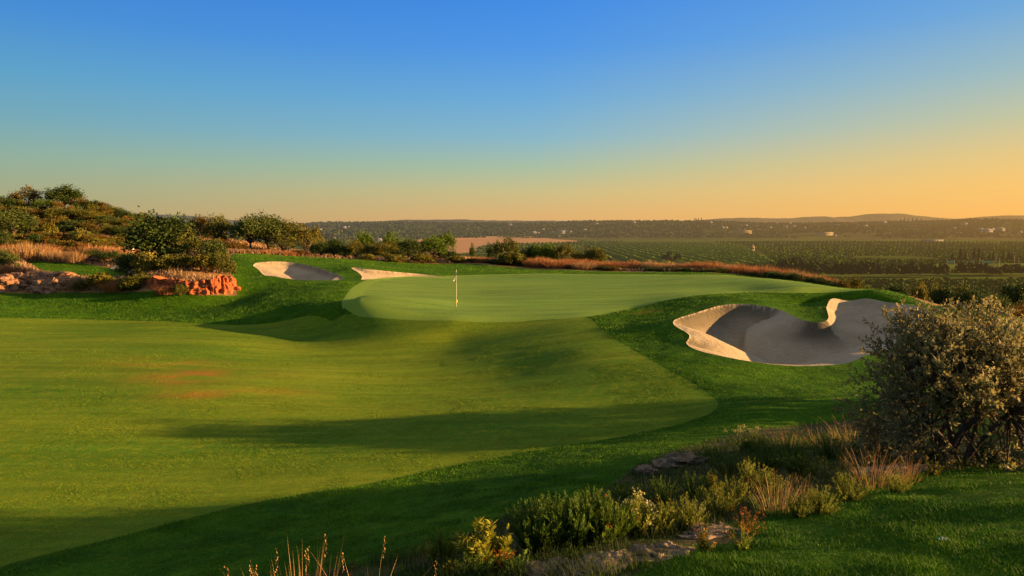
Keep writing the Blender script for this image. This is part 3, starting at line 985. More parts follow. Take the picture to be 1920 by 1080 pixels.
i = 0
for x0, x1, py, h, seg in [(1462, 1642, 519, 38, 'first'), (1664, 1782, 520, 36, 'second'), (1798, 1925, 518, 28, 'third')]:
    j = 0
    for px in np.arange(x0 + 8, x1, 19):
        hh = h * random.uniform(.8, 1.08) if not (seg == 'first' and px < 1500) else h * random.uniform(1.05, 1.25)
        far_tree(px, py + random.uniform(-1.5, 1.5), hh, 34 * random.uniform(.8, 1.1), 'round',
                 'dark rounded windbreak tree, %s in the %s hedgerow below the green' % (names_[j], seg), 'windbreak trees in the valley', 'windbreak_tree')
        j += 1
for j, px in enumerate([1786, 1800, 1809, 1826, 1834, 1841, 1856, 1862, 1880, 1891, 1897, 1912, 1921]):
    far_tree(px, 490 + random.uniform(-1, 1), random.uniform(13, 27), random.uniform(9, 15), 'cone', 'dark pointed conifer behind the teal netting, %s in its row' % names_[j], 'conifers behind the netting', 'conifer_tree', (.6, .6, .6))
for j, (px, py, h, w) in enumerate([(1252, 493, 26, 22), (1271, 494, 24, 20), (1180, 492, 15, 8)]):
    far_tree(px, py, h, w, 'round', ['dark twin tree in front of the striped orchard', 'smaller dark tree beside the twin tree before the orchard', 'slim little tree standing alone before the orchard'][j], None, 'valley_tree')
for j, (px, py) in enumerate([(1303, 415.5), (1306, 415.5), (1310, 415.5), (1315, 416), (1696, 416), (1703, 416), (1711, 416), (1719, 416), (1727, 416)]):
    far = at(px, py, 2360); z = float(valley_z(np.array([far[0]]), np.array([2360.]))[0])
    o = link('cypress_tree', FT['cone'][j % 3], None, (far[0], 2360, z - 1), 'tiny dark cypress on the ridge skyline, %s of its group' % names_[j if j < 4 else j - 4] + (' below the big mountain' if j > 3 else ' at mid ridge'), 'tree', 'cypresses on the ridge')
    o.scale = (9, 9, random.uniform(11, 17))


def house(px, py, w_px, roof=None, name='house', wallmat=None, h=None, flatroof=False, label='', cat='house', group='houses on the far hillside', w_fix=None, posY=None):
    x, y, z = vhit(px, py)
    w = w_px * y / FPX
    hh = h or min(max(w * .36, 3.2), 6.5)
    d = min(w * .7, 14)
    r = thing(name, (x, y, z - .3), label, cat, group, random.uniform(-.25, .25))
    s = np.array([[-1, -1], [1, -1], [1, 1], [-1, 1]]) * [w / 2, d / 2]
    V = np.r_[np.c_[s, np.full(4, -3.)], np.c_[s, np.full(4, hh)]]
    link('wall', mesh('wall', V, [[0, 1, 5, 4], [1, 2, 6, 5], [2, 3, 7, 6], [3, 0, 4, 7], [4, 5, 6, 7]], wallmat or M['far_wall']), r)
    e = s * 1.08
    rh = .25 if flatroof else max(1.2, w * .13)
    V = np.r_[np.c_[e, np.full(4, hh + .02)], np.c_[e, np.full(4, hh + .3)], [[-w * .3, 0, hh + rh + .3], [w * .3, 0, hh + rh + .3]]]
    link('roof', mesh('roof', V, [np.array([[0, 1, 5, 4], [1, 2, 6, 5], [2, 3, 7, 6], [3, 0, 4, 7], [4, 5, 9, 8], [6, 7, 8, 9]]), np.array([[5, 6, 9], [7, 4, 8]])], roof or M['far_wall']), r)
    # dark window openings, set a little proud of the wall
    W = []
    for k in range(max(2, int(w / 4))):
        cx = -w / 2 + w * (k + .5) / max(2, int(w / 4))
        W.append((np.array([[cx - .6, -d / 2 - .04, hh * .35], [cx + .6, -d / 2 - .04, hh * .35], [cx + .6, -d / 2 - .04, hh * .75], [cx - .6, -d / 2 - .04, hh * .75]])))
        f = link('window', mesh('window', W[-1], [[0, 1, 2, 3]], M['far_trunk']), r)
    return r


HS = [(597, 434, 13), (645, 428, 10), (653, 427, 6), (626, 449, 8), (710, 452, 13), (640, 436, 5), (832, 420, 4), (932, 420, 6), (955, 424.5, 12), (975, 419, 4), (987, 421, 5), (1000, 439, 14), (1009, 439, 8), (1017, 432, 9), (1035, 437.5, 9), (1048, 444.5, 7), (1053, 438, 15), (1057, 433, 9), (1069, 435.5, 7), (1095, 433, 10),
      (1118, 421, 8), (1132, 424, 4), (1188, 419.5, 10), (1207, 417, 8), (1331, 419, 10), (1353, 427.5, 9), (1361, 427.5, 7), (1398, 424.5, 8), (1416, 425, 7), (1443, 428.5, 9), (1455, 420, 8), (1480, 420, 8), (1473, 426.5, 7), (1487, 426, 8), (1508, 428, 7), (1568, 424.5, 9), (1622, 425, 9), (1655, 419, 14), (1788, 428.5, 7),
      (1807, 422, 12), (1800, 439, 7), (1838, 432, 10), (1850, 435.5, 20), (1875, 433, 15), (1912, 436, 8), (1565, 443, 7), (1860, 430.5, 8)]
HS = sorted((a, b, c * .85) for a, b, c in HS)
zones = [(900, 'wooded slope behind the bunkers'), (1110, 'village slope above the tan field'), (1320, 'bare middle stretch of the ridge'), (1520, 'slope above the striped orchard'), (1700, 'slope below the big mountain'), (2000, 'slope nearest the sunset glow')]
cnt = {}
for px, py, w in HS:
    zn = next(z for lim, z in zones if px < lim)
    i = cnt.get(zn, 0); cnt[zn] = i + 1
    red = px in (987, 975, 1353, 1361, 1095, 1057)
    house(px, py, w, M['far_roof'] if red or random.random() < .6 else None, label='tiny %s house, %s along the %s' % ('white' if not red else 'tile-roofed', names_[i], zn))
house(1392, 438.5, 32, M['far_ochre'], 'warehouse', M['far_ochre'], 9, True, 'long cream warehouse with a flat roof at the foot of the ridge', 'building', None)
house(1545, 441.5, 30, M['far_ochre'], 'farm_building', M['far_ochre'], 8, True, 'cream farm building beside a white shed at the far edge of the groves', 'building', None)
house(1748, 452.5, 34, None, 'greenhouse', None, 3.5, True, 'long low white greenhouse lying among the groves', 'building', None)
house(1410, 470, 8, M['far_roof'], 'pump_hut', M['far_ochre'], 5, False, 'small pale orange hut at the head of the dirt track', 'hut', None)

# teal shade netting on pale posts, in front of the conifers
for i, (px, w) in enumerate([(1782, 14), (1852, 22), (1822, 6)]):
    x, y = flat(px, 507)
    w = w * y / FPX
    r = thing('shade_net', (x, y, -25), ['short teal shade net behind the second hedgerow', 'long teal shade net on posts in front of the conifers', 'narrow teal shade net between two longer ones'][i], 'net', 'teal shade nets')
    xs = np.linspace(-w / 2, w / 2, 9)
    V = np.concatenate([np.c_[xs, xs * 0, 4.6 + .12 * np.sin(xs)], np.c_[xs, xs * 0, 5.6 + .15 * np.cos(xs * 1.7)]])
    link('netting', mesh('netting', V, [[k, k + 1, k + 10, k + 9] for k in range(8)], M['far_net']), r)
    for q in (-w / 2, w / 2):
        v, f = tube([(q, .1, -.5), (q, .1, 6.2)], [.12, .12], 5)
        link('post', mesh('post', v, f, M['far_post']), r)
for i, px in enumerate((1836, 1866, 1873, 1901, 1909)):
    x, y = flat(px, 506)
    v, f = tube([(0, 0, -.5), (0, 0, 4), (0, 0, 7.4 + i % 2)], [.14, .13, .1], 6)
    v2, f2 = tube([(-.7, 0, 6.9), (0, 0, 7.0), (.7, 0, 6.9)], [.06, .07, .06], 5)
    v, f = join([(v, f), (v2, f2)])
    link('utility_pole', mesh('utility_pole', v, f, M['far_post']), None, (x, y, -25), 'pale thin pole among the conifers by the teal netting, %s of five' % names_[i], 'pole', 'pale poles by the netting')


# ================================================================== plants and things on the course
M['leaf'] = leaf_mat('shrub_leaf', (.022, .040, .008), (.10, .125, .022), .22, .75)
M['straw'] = leaf_mat('dry_grass_blade', (.16, .09, .035), (.48, .29, .13), .25, .8)
M['bark'] = plain_mat('bark', (.055, .04, .028), (.12, .09, .06), 9, .9, .02)
M['grass'] = leaf_mat('rough_grass_blade', (.013, .068, .002), (.115, .235, .005), .35, .65)
M['mown'] = leaf_mat('mown_grass_blade', (.08, .155, .005), (.165, .215, .008), .15, .7)
M['bush_leaf'] = leaf_mat('grey_green_leaf', (.055, .090, .042), (.34, .265, .09), .4, .6)
M['herb'] = leaf_mat('herb_leaf', (.024, .058, .008), (.20, .23, .035), .35, .7)
M['bud'] = leaf_mat('pale_bud', (.16, .18, .06), (.40, .36, .17), .25, .8)
M['flower'] = leaf_mat('flower_head', (.16, .05, .012), (.42, .17, .03), .2, .8)
M['stone'] = plain_mat('limestone', (.34, .19, .11), (.20, .10, .055), 1.1, .95, .05, spec=.1, bscale=5)
M['grey_stone'] = plain_mat('grey_ledge_stone', (.27, .20, .135), (.085, .06, .042), 3.5, .95, .025, spec=.1, bscale=16)
M['red_stone'] = plain_mat('red_bank_stone', (.40, .12, .045), (.24, .060, .025), 1.6, .95, .06, spec=.05, bscale=5)
M['white'] = plain_mat('white_paint', (.62, .60, .56), (.68, .66, .62), 5, .5)
M['cloth'] = plain_mat('flag_cloth', (.78, .66, .60), (.86, .76, .72), 3, .8)
M['yellow'] = plain_mat('yellow_plastic', (.80, .48, .03), (.85, .52, .05), 5, .5)
M['dark'] = plain_mat('dark_hole', (.012, .012, .01), (.02, .02, .015), 5, .9)
M['turq'] = plain_mat('turquoise_plastic', (.04, .42, .40), (.06, .5, .46), 9, .5)
M['brown'] = plain_mat('brown_wood', (.10, .055, .03), (.16, .09, .05), 9, .9)

# ---- prototypes of one metre, placed many times
PROTO = {}


def proto(kind, n, fn):
    PROTO[kind] = []
    for i in range(n):
        parts = fn()
        PROTO[kind].append([(pn, mesh(pn, V, F, M[mt], None if t is None else {'tint': ('FACE', t)})) for pn, V, F, t, mt in parts])


def tree_fn(*a, **k):
    def f():
        (V, F, t), (TV, TF) = crown_tree(*a, **k)
        return [('crown', V, F, t, 'leaf'), ('trunk', TV, TF, None, 'bark')]
    return f


def bush_fn(*a, **k):
    def f():
        (V, F, t), (TV, TF) = crown_tree(*a, **k)
        return [('foliage', V, F, t, 'leaf'), ('stem', TV, TF, None, 'bark')]
    return f


def straw_fn():
    V, F, t = dome_tuft(1300, 1.0, .5, .020, .30, 3, .3, 1.1)
    (V2, F2, t2), _ = crown_tree(.36, .26, .22, 14, 45, .07, .14, .8, spiky=.8)
    return [('blades', V, F, t, 'straw'), ('foliage', V2, F2, t2, 'leaf')]


proto('dense', 4, tree_fn(.46, .42, .54, 85, 85, .055, .15, .8, limb=.03))
proto('loose', 4, tree_fn(.46, .46, .52, 48, 70, .055, .13, .9, limb=.028))
proto('bush', 5, bush_fn(.46, .50, .42, 55, 70, .06, .15, .9, limb=.016, spiky=.5))
proto('spiky', 4, bush_fn(.44, .52, .40, 60, 60, .10, .13, 1.1, limb=.014, spiky=1.3))
proto('straw', 4, straw_fn)

TINTS = {'green': (1, 1, 1), 'dark': (.6, .72, .6), 'olive': (1.45, 1.1, .75), 'gold': (1.9, 1.25, .65), 'russet': (2.0, .85, .65), 'pale': (2.7, 1.75, 1.5), 'bright': (1.25, 1.5, .6),
         'brown': (1.6, .85, .6), 'straw': (1, 1, 1), 'redstraw': (1.0, .70, .58), 'palestraw': (1.15, 1.0, .95)}
usage = {}


def place(kind, px, top, Y, wpx, tint, name, label, cat, group=None, minh=.35, sink=.08):
    x, _y = XY(px, Y, top)
    z = float(ground(x, Y))
    h = max(at(px, top, Y)[2] - z, minh) + sink
    w = wpx * Y / FPX
    i = usage.get(kind, 0); usage[kind] = i + 1
    parts = PROTO[kind][i % len(PROTO[kind])]
    r = thing(name, (x, Y, z - sink), label, cat, group, random.uniform(0, 6.28))
    r.scale = (w, w, h)
    for k, (pn, me) in enumerate(parts):
        o = link(pn, me, r)
        o.color = (*TINTS[tint], 1)
        if kind == 'straw' and k == 1: o.color = (*TINTS['olive'], 1)
        if pn in ('trunk', 'stem'): o.color = (1, 1, 1, 1)
    return r


T, B = 'tree', 'shrub'
LIST = [
    # hilltop skyline
    ('loose', 10, 368, 108, 52, 'dark', T, 'low dark tree at the far end of the hilltop skyline, left of the thin tree'),
    ('loose', 50, 353, 112, 50, 'brown', T, 'thin open-branched tree standing above the hilltop scrub'),
    ('dense', 119, 351, 113, 58, 'dark', T, 'tallest dark round-crowned tree on the hilltop skyline'),
    ('loose', 84, 374, 109, 46, 'bright', B, 'yellow-green bush between the thin tree and the tall dark tree'),
    ('bush', 150, 371, 112, 36, 'brown', B, 'brown-topped bush touching the tall dark hilltop tree'),
    ('bush', 172, 374, 112, 34, 'dark', B, 'dark bush on the skyline, second beyond the tall hilltop tree'),
    ('bush', 190, 378, 112, 32, 'brown', B, 'brownish bush on the skyline, third beyond the tall hilltop tree'),
    ('bush', 208, 386, 112, 34, 'olive', B, 'olive bush halfway down the falling skyline of the hill'),
    ('bush', 228, 391, 112, 32, 'dark', B, 'small dark bush low on the falling skyline of the hill'),
    ('bush', 246, 398, 112, 30, 'green', B, 'green bush near the low end of the hill skyline'),
    ('bush', 263, 396, 114, 28, 'brown', B, 'last brown bush where the hill skyline meets the distant mountains'),
    # upper slope
    ('bush', 30, 385, 100, 50, 'olive', B, 'olive bush on the upper slope below the thin tree'),
    ('bush', 70, 392, 100, 44, 'brown', B, 'brown shrub on the upper slope below the yellow-green bush'),
    ('bush', 104, 388, 100, 46, 'olive', B, 'olive shrub on the upper slope under the tall dark tree'),
    ('bush', 140, 390, 101, 46, 'olive', B, 'rounded olive shrub in the middle of the upper slope'),
    ('bush', 168, 394, 101, 42, 'gold', B, 'golden-tipped shrub in the middle of the upper slope'),
    ('bush', 196, 403, 100, 42, 'green', B, 'green shrub on the upper slope above the straw grass'),
    ('bush', 222, 410, 100, 42, 'olive', B, 'olive shrub on the upper slope toward the carob tree'),
    ('bush', 250, 414, 100, 40, 'gold', B, 'golden shrub just behind the carob tree crown'),
    ('dense', 22, 396, 86, 66, 'green', B, 'big green rounded bush halfway up the hill at its outer end'),
    ('bush', 62, 412, 92, 48, 'russet', B, 'russet shrub beside the big green bush'),
    ('bush', 100, 408, 93, 50, 'brown', B, 'dark brown shrub in the middle of the hillside'),
    ('bush', 135, 411, 92, 52, 'dark', B, 'dark low shrub in the middle of the hillside'),
    ('bush', 166, 416, 92, 46, 'brown', B, 'brown shrub above the long straw grass clumps'),
    ('bush', 200, 420, 92, 46, 'olive', B, 'olive shrub above the long straw grass clumps'),
    ('bush', 232, 424, 91, 46, 'dark', B, 'dark shrub next to the carob tree on its uphill side'),
    ('spiky', 92, 422, 84, 30, 'gold', B, 'small yellow-tipped shrub on the russet slope'),
    ('spiky', 152, 432, 82, 34, 'pale', B, 'pale feathery shrub in the middle of the russet slope'),
    ('bush', 70, 432, 82, 46, 'russet', B, 'russet shrub below the big green bush'),
    ('bush', 112, 436, 82, 50, 'russet', B, 'wide russet shrub in the middle of the lower hillside'),
    ('bush', 185, 440, 82, 50, 'russet', B, 'russet shrub behind the golden straw clumps'),
    ('bush', 225, 446, 81, 44, 'brown', B, 'brown shrub behind the golden straw clumps, close to the carob tree'),
    # straw clumps round the tee lawn
    ('straw', 14, 452, 73, 50, 'redstraw', 'straw_clump', 'reddish straw clump at the outer end above the tee lawn'),
    ('straw', 46, 446, 71, 78, 'straw', 'straw_clump', 'widest golden straw clump above the tee lawn'),
    ('straw', 86, 452, 73, 46, 'redstraw', 'straw_clump', 'reddish straw clump behind the tee lawn, second of the row'),
    ('straw', 110, 462, 69.5, 42, 'straw', 'straw_clump', 'small straw clump on the upper edge of the tee lawn'),
    ('straw', 141, 465, 69, 40, 'straw', 'straw_clump', 'pale straw clump on the upper edge of the tee lawn by the scree'),
    ('straw', 166, 452, 74, 48, 'palestraw', 'straw_clump', 'pale golden straw clump above the scree, first of three'),
    ('straw', 196, 455, 73, 52, 'palestraw', 'straw_clump', 'pale golden straw clump above the scree, middle of three'),
    ('straw', 228, 456, 72, 48, 'palestraw', 'straw_clump', 'pale golden straw clump above the scree, next to the carob tree'),
    ('bush', 172, 468, 70, 36, 'dark', B, 'dark low bush under the first pale straw clump'),
    ('bush', 205, 470, 69.5, 40, 'dark', B, 'dark low bush under the middle pale straw clump'),
    ('bush', 238, 474, 68, 40, 'green', B, 'green low bush between the scree and the carob tree'),
    ('bush', 8, 470, 63, 42, 'green', B, 'green bush at the outer end beside the tee lawn'),
    ('straw', 14, 488, 60, 58, 'redstraw', 'straw_clump', 'reddish straw clump standing above the pale boulders'),
    # in front of the lawn
    ('straw', 158, 511, 55.6, 50, 'straw', 'straw_clump', 'straw clump beside the pale boulders, first along the mown edge'),
    ('bush', 152, 524, 54.6, 28, 'olive', B, 'small olive bush at the foot of the first straw clump'),
    ('spiky', 190, 514, 54.6, 46, 'gold', B, 'golden twiggy bush between two straw clumps at the mown edge'),
    ('straw', 219, 520, 53.8, 46, 'redstraw', 'straw_clump', 'reddish straw clump between the golden twiggy bush and the olive bush'),
    ('bush', 264, 512, 53.6, 46, 'olive', B, 'olive bush against the outer end of the red rock bank'),
    ('spiky', 242, 519, 53.2, 40, 'olive', B, 'twiggy olive bush before the end of the sandy path'),
    ('straw', 312, 532, 52.0, 34, 'redstraw', 'straw_clump', 'low reddish clump at the foot of the red rock bank'),
    ('bush', 338, 531, 51.7, 26, 'olive', B, 'tiny olive bush at the foot of the red rock bank'),
    # on and behind the red bank
    ('dense', 302, 408, 59.5, 118, 'dark', T, 'big dark round carob tree on top of the red rock bank'),
    ('loose', 346, 432, 59, 60, 'olive', T, 'olive-golden tree leaning against the carob tree crown'),
    ('dense', 398, 452, 58, 52, 'green', T, 'small glossy dark tree on the rock bank beside the carob tree'),
    ('bush', 243, 476, 57.5, 56, 'dark', B, 'dark bush below the carob tree beside the sandy path'),
    ('spiky', 276, 478, 56.2, 52, 'pale', B, 'pale feathery bush on the red rock bank under the carob tree'),
    ('spiky', 312, 482, 56, 48, 'olive', B, 'olive spiky bush on the red rock bank under the carob tree'),
    ('bush', 345, 478, 56.4, 52, 'olive', B, 'olive bush in the middle of the red rock bank top'),
    ('spiky', 378, 480, 56, 50, 'gold', B, 'golden spiky bush on the red rock bank below the glossy tree'),
    ('bush', 412, 474, 56, 44, 'olive', B, 'olive bush at the inner end of the red rock bank'),
    ('spiky', 428, 488, 56.5, 24, 'olive', B, 'narrow olive bush hanging over the inner end of the red rock bank'),
    # trees behind the oval bunker
    ('loose', 372, 405, 92, 52, 'brown', T, 'reddish-brown tree right behind the carob tree'),
    ('loose', 414, 408, 90, 62, 'olive', T, 'olive tree between the brown tree and the tall dark trees'),
    ('dense', 468, 409, 86, 62, 'green', T, 'dark green tree, taller one of the pair behind the mown hump'),
    ('dense', 500, 405, 88, 62, 'green', T, 'dark green tree with a ragged top behind the oval bunker'),
    ('loose', 540, 411, 89, 42, 'olive', T, 'slim olive tree with a pointed top behind the oval bunker'),
    ('loose', 572, 422, 86, 64, 'gold', T, 'broad golden-olive tree at the end of the tree belt'),
    ('loose', 530, 436, 82, 52, 'olive', T, 'low olive tree in front of the slim pointed tree'),
    ('bush', 440, 452, 80, 44, 'russet', B, 'russet bush behind the mown hump by the rock bank'),
    ('bush', 405, 446, 82, 40, 'russet', B, 'russet bush behind the small glossy tree'),
    ('straw', 494, 464, 77, 44, 'redstraw', 'straw_clump', 'reddish straw clump in front of the dark tree pair'),
    ('straw', 535, 466, 78, 40, 'redstraw', 'straw_clump', 'reddish straw clump in front of the slim pointed tree'),
    ('bush', 562, 468, 78.5, 34, 'russet', B, 'russet bush in front of the broad golden-olive tree'),
    # belt behind the slim bunker
    ('dense', 603, 456, 80, 42, 'dark', B, 'dark bush at the start of the low belt, left of the pale trees'),
    ('dense', 625, 450, 82, 40, 'dark', B, 'dark upright bush, second of the low belt'),
    ('dense', 648, 462, 79.5, 38, 'dark', B, 'blackish low bush between the upright bush and the golden tree'),
    ('loose', 668, 452, 80, 44, 'gold', T, 'golden small tree with bare lower stems in the low belt'),
    ('loose', 682, 434, 92, 38, 'bright', T, 'yellow-green treetop rising behind the golden small tree'),
    ('loose', 697, 456, 81, 44, 'olive', T, 'olive small tree in the middle of the low belt'),
    ('loose', 722, 452, 80, 52, 'gold', T, 'broad golden tree in the middle of the low belt'),
    ('loose', 731, 438, 93, 40, 'bright', T, 'yellow-green treetop behind the broad golden tree'),
    ('dense', 766, 449, 82, 52, 'green', T, 'dark green round tree behind the slim bunker'),
    ('dense', 812, 447, 83, 52, 'bright', T, 'bright green tree left of the flagstick, lower of two'),
    ('loose', 833, 435, 87, 42, 'bright', T, 'taller bright green tree of the two near the flagstick'),
    ('bush', 746, 464, 80, 28, 'dark', B, 'dark bush squeezed between golden and dark green trees'),
    ('spiky', 690, 478, 77.5, 38, 'pale', B, 'pale bush at the mown edge below the golden small tree'),
    ('spiky', 742, 479, 77.5, 46, 'pale', B, 'pale bush at the mown edge below the broad golden tree'),
    ('spiky', 792, 478, 79, 44, 'gold', B, 'golden bush at the mown edge below the dark green round tree'),
    ('spiky', 856, 480, 81, 36, 'gold', B, 'golden bush at the mown edge behind the flagstick'),
    ('bush', 838, 468, 84, 46, 'dark', B, 'dark bush under the taller bright green tree'),
    # belt behind the green
    ('loose', 886, 457, 100, 14, 'green', T, 'small round tree alone before the tan field'),
    ('loose', 926, 452, 96, 30, 'green', T, 'small green tree before the tan field, beside a golden one'),
    ('loose', 952, 449, 90, 46, 'olive', T, 'olive-golden tree behind the green at the edge of the tan field'),
    ('bush', 988, 463, 92, 30, 'dark', B, 'dark bush between the olive-golden tree and the bright bushes'),
    ('dense', 1006, 460, 92, 30, 'bright', B, 'bright green bush behind the green, smaller of two'),
    ('dense', 1028, 460, 90, 40, 'bright', B, 'bright green bush behind the green, larger of two'),
    ('loose', 1057, 455, 88, 40, 'olive', T, 'golden-olive tree before the orchard, beside the bright green bushes'),
    ('loose', 1085, 472, 84, 34, 'gold', B, 'golden bush before the orchard, between two trees'),
    ('dense', 1116, 465, 84, 38, 'olive', T, 'rounded olive-green tree standing last before the open orchard view'),
    ('spiky', 960, 474, 80, 56, 'olive', B, 'olive bush on the scrub ridge under the olive-golden tree'),
    ('straw', 905, 478, 82, 40, 'redstraw', 'straw_clump', 'reddish straw clump on the scrub ridge behind the flagstick'),
    ('straw', 1010, 476, 79, 48, 'redstraw', 'straw_clump', 'reddish straw clump under the bright green bushes'),
    ('straw', 1050, 482, 77, 50, 'redstraw', 'straw_clump', 'reddish straw clump under the golden-olive tree'),
    ('straw', 1096, 486, 75, 40, 'straw', 'straw_clump', 'straw clump under the rounded olive-green tree'),
    # beyond the right end of the plateau
    ('loose', 1602, 519, 56, 30, 'gold', B, 'golden bush at the end of the green where the ground falls away'),
    ('loose', 1580, 524, 54, 26, 'olive', B, 'small olive bush just before the golden bush at the green end'),
    ('bush', 1632, 534, 55, 30, 'olive', B, 'low olive bush past the golden bush at the green end'),
    ('dense', 1688, 538, 60, 42, 'dark', B, 'dark bush on the falling slope, first past the large bunker'),
    ('loose', 1722, 530, 62, 34, 'gold', B, 'golden-edged bush on the falling slope past the large bunker'),
    ('loose', 1752, 528, 64, 40, 'olive', B, 'olive bush on the falling slope over the large bunker'),
    ('dense', 1770, 540, 58, 46, 'dark', B, 'dark bush in front of the olive bush on the falling slope'),
    ('loose', 1800, 530, 66, 44, 'olive', B, 'olive round bush on the falling slope above the big grey-green bush'),
    ('dense', 1822, 546, 55, 60, 'dark', B, 'wide dark bush just above the big grey-green bush'),
    ('dense', 1866, 556, 48, 64, 'green', B, 'smooth rounded green bush above the big grey-green bush'),
    ('dense', 1908, 536, 56, 54, 'dark', T, 'dark tree at the sunset side edge of the falling slope'),
    ('bush', 1700, 552, 52, 40, 'brown', B, 'brown low bush at the crest past the large bunker'),
    ('bush', 1905, 574, 43, 50, 'russet', B, 'russet low bush below the dark tree at the slope edge'),
]
for k, px, top, Y, w, tint, nm, lab in LIST:
    name = {'tree': 'tree', 'shrub': 'shrub'}.get(nm, nm)
    place(k, px, top, Y, w, tint, name, lab, {'tree': 'tree', 'shrub': 'shrub'}.get(nm, 'grass clump'))

# the low dark brush along the back of the green, one bush after another
edge_px = [880, 960, 1060, 1150, 1300, 1400, 1480, 1560, 1640]
edge_Y = [82, 80, 76.5, 73.2, 69.5, 65, 59.5, 53.6, 48.5]
for i, px in enumerate(np.arange(884, 1590, 15.5)):
    Y = float(np.interp(px, edge_px, edge_Y)) + random.uniform(-.6, 1.4)
    base = float(np.interp(px, [880, 960, 1060, 1200, 1350, 1480, 1600], [492, 496, 506, 509, 511, 520, 536]))
    place('bush' if i % 3 else 'dense', px, base - random.uniform(3, 10), Y, random.uniform(20, 32), random.choice(['dark', 'dark', 'green', 'dark', 'olive', 'brown']), 'low_shrub',
          'low dark shrub in the hedge-like brush behind the green, %s from the flagstick end' % names_[i], 'shrub', 'low brush behind the green', .5)
for i, px in enumerate(np.arange(1000, 1575, 17.0)):
    Y = float(np.interp(px, edge_px, edge_Y)) + random.uniform(1.8, 4.0)
    base = float(np.interp(px, [880, 960, 1060, 1200, 1350, 1480, 1600], [480, 484, 490, 491, 493, 503, 524]))
    place('straw', px, base - random.uniform(2, 11), Y, random.uniform(28, 44), random.choice(['redstraw', 'redstraw', 'straw']), 'straw_clump',
          'reddish dry grass clump topping the brush behind the green, %s toward the sunset' % names_[i], 'grass clump', 'dry grass behind the green', .6)
# scattered scrub on the hill, between the bushes named above
zone_n = {}
pts = []
for i in range(120):
    px, Y = random.uniform(-60, 420), random.uniform(73, 112)
    if px > 270 and Y < 84: continue
    pts.append((px, Y))
pts.sort()
for px, Y in pts:
    x, _ = XY(px, Y); z = float(ground(x, Y))
    h = random.uniform(.7, 1.5) * (1.25 if Y > 100 else 1)
    py = HOR - (z + h) / Y * FPX
    zone = 'top' if Y > 100 else 'middle' if Y > 86 else 'foot'
    j = zone_n.get(zone, 0); zone_n[zone] = j + 1
    tint = random.choice(['olive', 'brown', 'russet', 'green', 'dark', 'gold', 'russet'])
    place(random.choice(['bush', 'bush', 'spiky']), px, py, Y, random.uniform(1.4, 2.6) * FPX / Y, tint, 'scrub_shrub',
          'small %s scrub bush at the %s of the hillside, %s counting toward the carob tree' % (tint.replace('gold', 'golden'), zone, names_[j]), 'shrub', 'scrub on the hillside')

# dry grass over the wild ground
def blades_on(n, y0, y1, a0, a1, keep, lenf, widf, lean=.5, layers=2):
    Y = np.exp(rng.uniform(math.log(y0), math.log(y1), n)); A = rng.uniform(math.radians(a0), math.radians(a1), n)
    X = Y * np.tan(A)
    k = keep(X, Y)
    X, Y = X[k], Y[k]
    n = len(X)
    Z = ground(X, Y) + fbm(X / 1.3, Y / 1.1, 21, 3) * .05
    L = lenf(X, Y) * rng.uniform(.6, 1.25, n); W = widf(X, Y) * rng.uniform(.7, 1.3, n)
    th = rng.uniform(0, 2 * PI, n)
    o = np.c_[np.cos(th), np.sin(th), np.zeros(n)]
    s = unit(np.cross(o, [0, 0, 1.]) + rng.normal(size=(n, 3)) * [.5, .5, 0])
    b = np.c_[X, Y, Z - .01]
    ln_ = (lean * rng.uniform(.1, 1.3, n))[:, None]
    m1 = b + np.array([0, 0, 1.]) * (L * .55)[:, None] + o * ln_ * (L * .28)[:, None]
    tp = b + np.array([0, 0, 1.]) * (L * (1 - .25 * ln_[:, 0] ** 2))[:, None] + o * ln_ * (L * .85)[:, None]
    w = W[:, None] / 2
    V = np.stack([b - s * w, b + s * w, m1 + s * w * .8, m1 - s * w * .8, tp], 1).reshape(-1, 3)
    i = np.arange(n)[:, None] * 5
    return V, [i + np.array([[0, 1, 2, 3]]), i + np.array([[3, 2, 4]])], X, Y, n


def inside(poly, X, Y, d=0.0):
    r = np.zeros(len(X), bool)
    c0, c1 = poly.min(0) - abs(d) - .1, poly.max(0) + abs(d) + .1
    m = (X > c0[0]) & (X < c1[0]) & (Y > c0[1]) & (Y < c1[1])
    r[m] = sdist(poly, X[m], Y[m])[0] < d
    return r


def grass_obj(name, res, mat, tint, label, cat='grass'):
    V, F, X, Y, n = res
    link(name, mesh(name, V, F, mat, {'tint': ('FACE', np.r_[tint, tint])}), kind='stuff', label=label, cat=cat)


def keep_wild(X, Y):
    k = inside(WILD, X, Y, -.4) & ~((X > -7) & ~inside(WILD, X, Y, -2.0)) & ~inside(LAWN, X, Y, .3) & ~inside(PATH, X, Y, .2)
    return k & (fbm(X / 5, Y / 4, 101, 3) > -.22) & (Y < 118)


res = blades_on(190000, 50, 118, -42, 30, keep_wild, lambda X, Y: .30 + .30 * (vnoise(X / 7, Y / 5, 103) + .5), lambda X, Y: .0011 * Y, .8)
t = np.clip(.45 + vnoise(res[2] / 6, res[3] / 5, 104) * .7 + rng.normal(size=res[4]) * .2, 0, 1)
M['wild_grass'] = leaf_mat('wild_grass_blade', (.11, .065, .03), (.47, .29, .155), .25, .8)
grass_obj('dry_grass', res, M['wild_grass'], t, 'reddish dry grass covering the wild hillside and the ridge behind the green')


def keep_rough(X, Y):
    k = ~(inside(FAIRWAY, X, Y, .02) | inside(GREEN, X, Y, .05) | inside(PATH, X, Y, .1))
    k &= ~inside(WILD, X, Y) | inside(LAWN, X, Y)
    for b in BUNK: k &= ~inside(b, X, Y, .03)
    k &= ~inside(BANK, X, Y, -.35) | (rng.uniform(0, 1, len(X)) < .35)
    return k


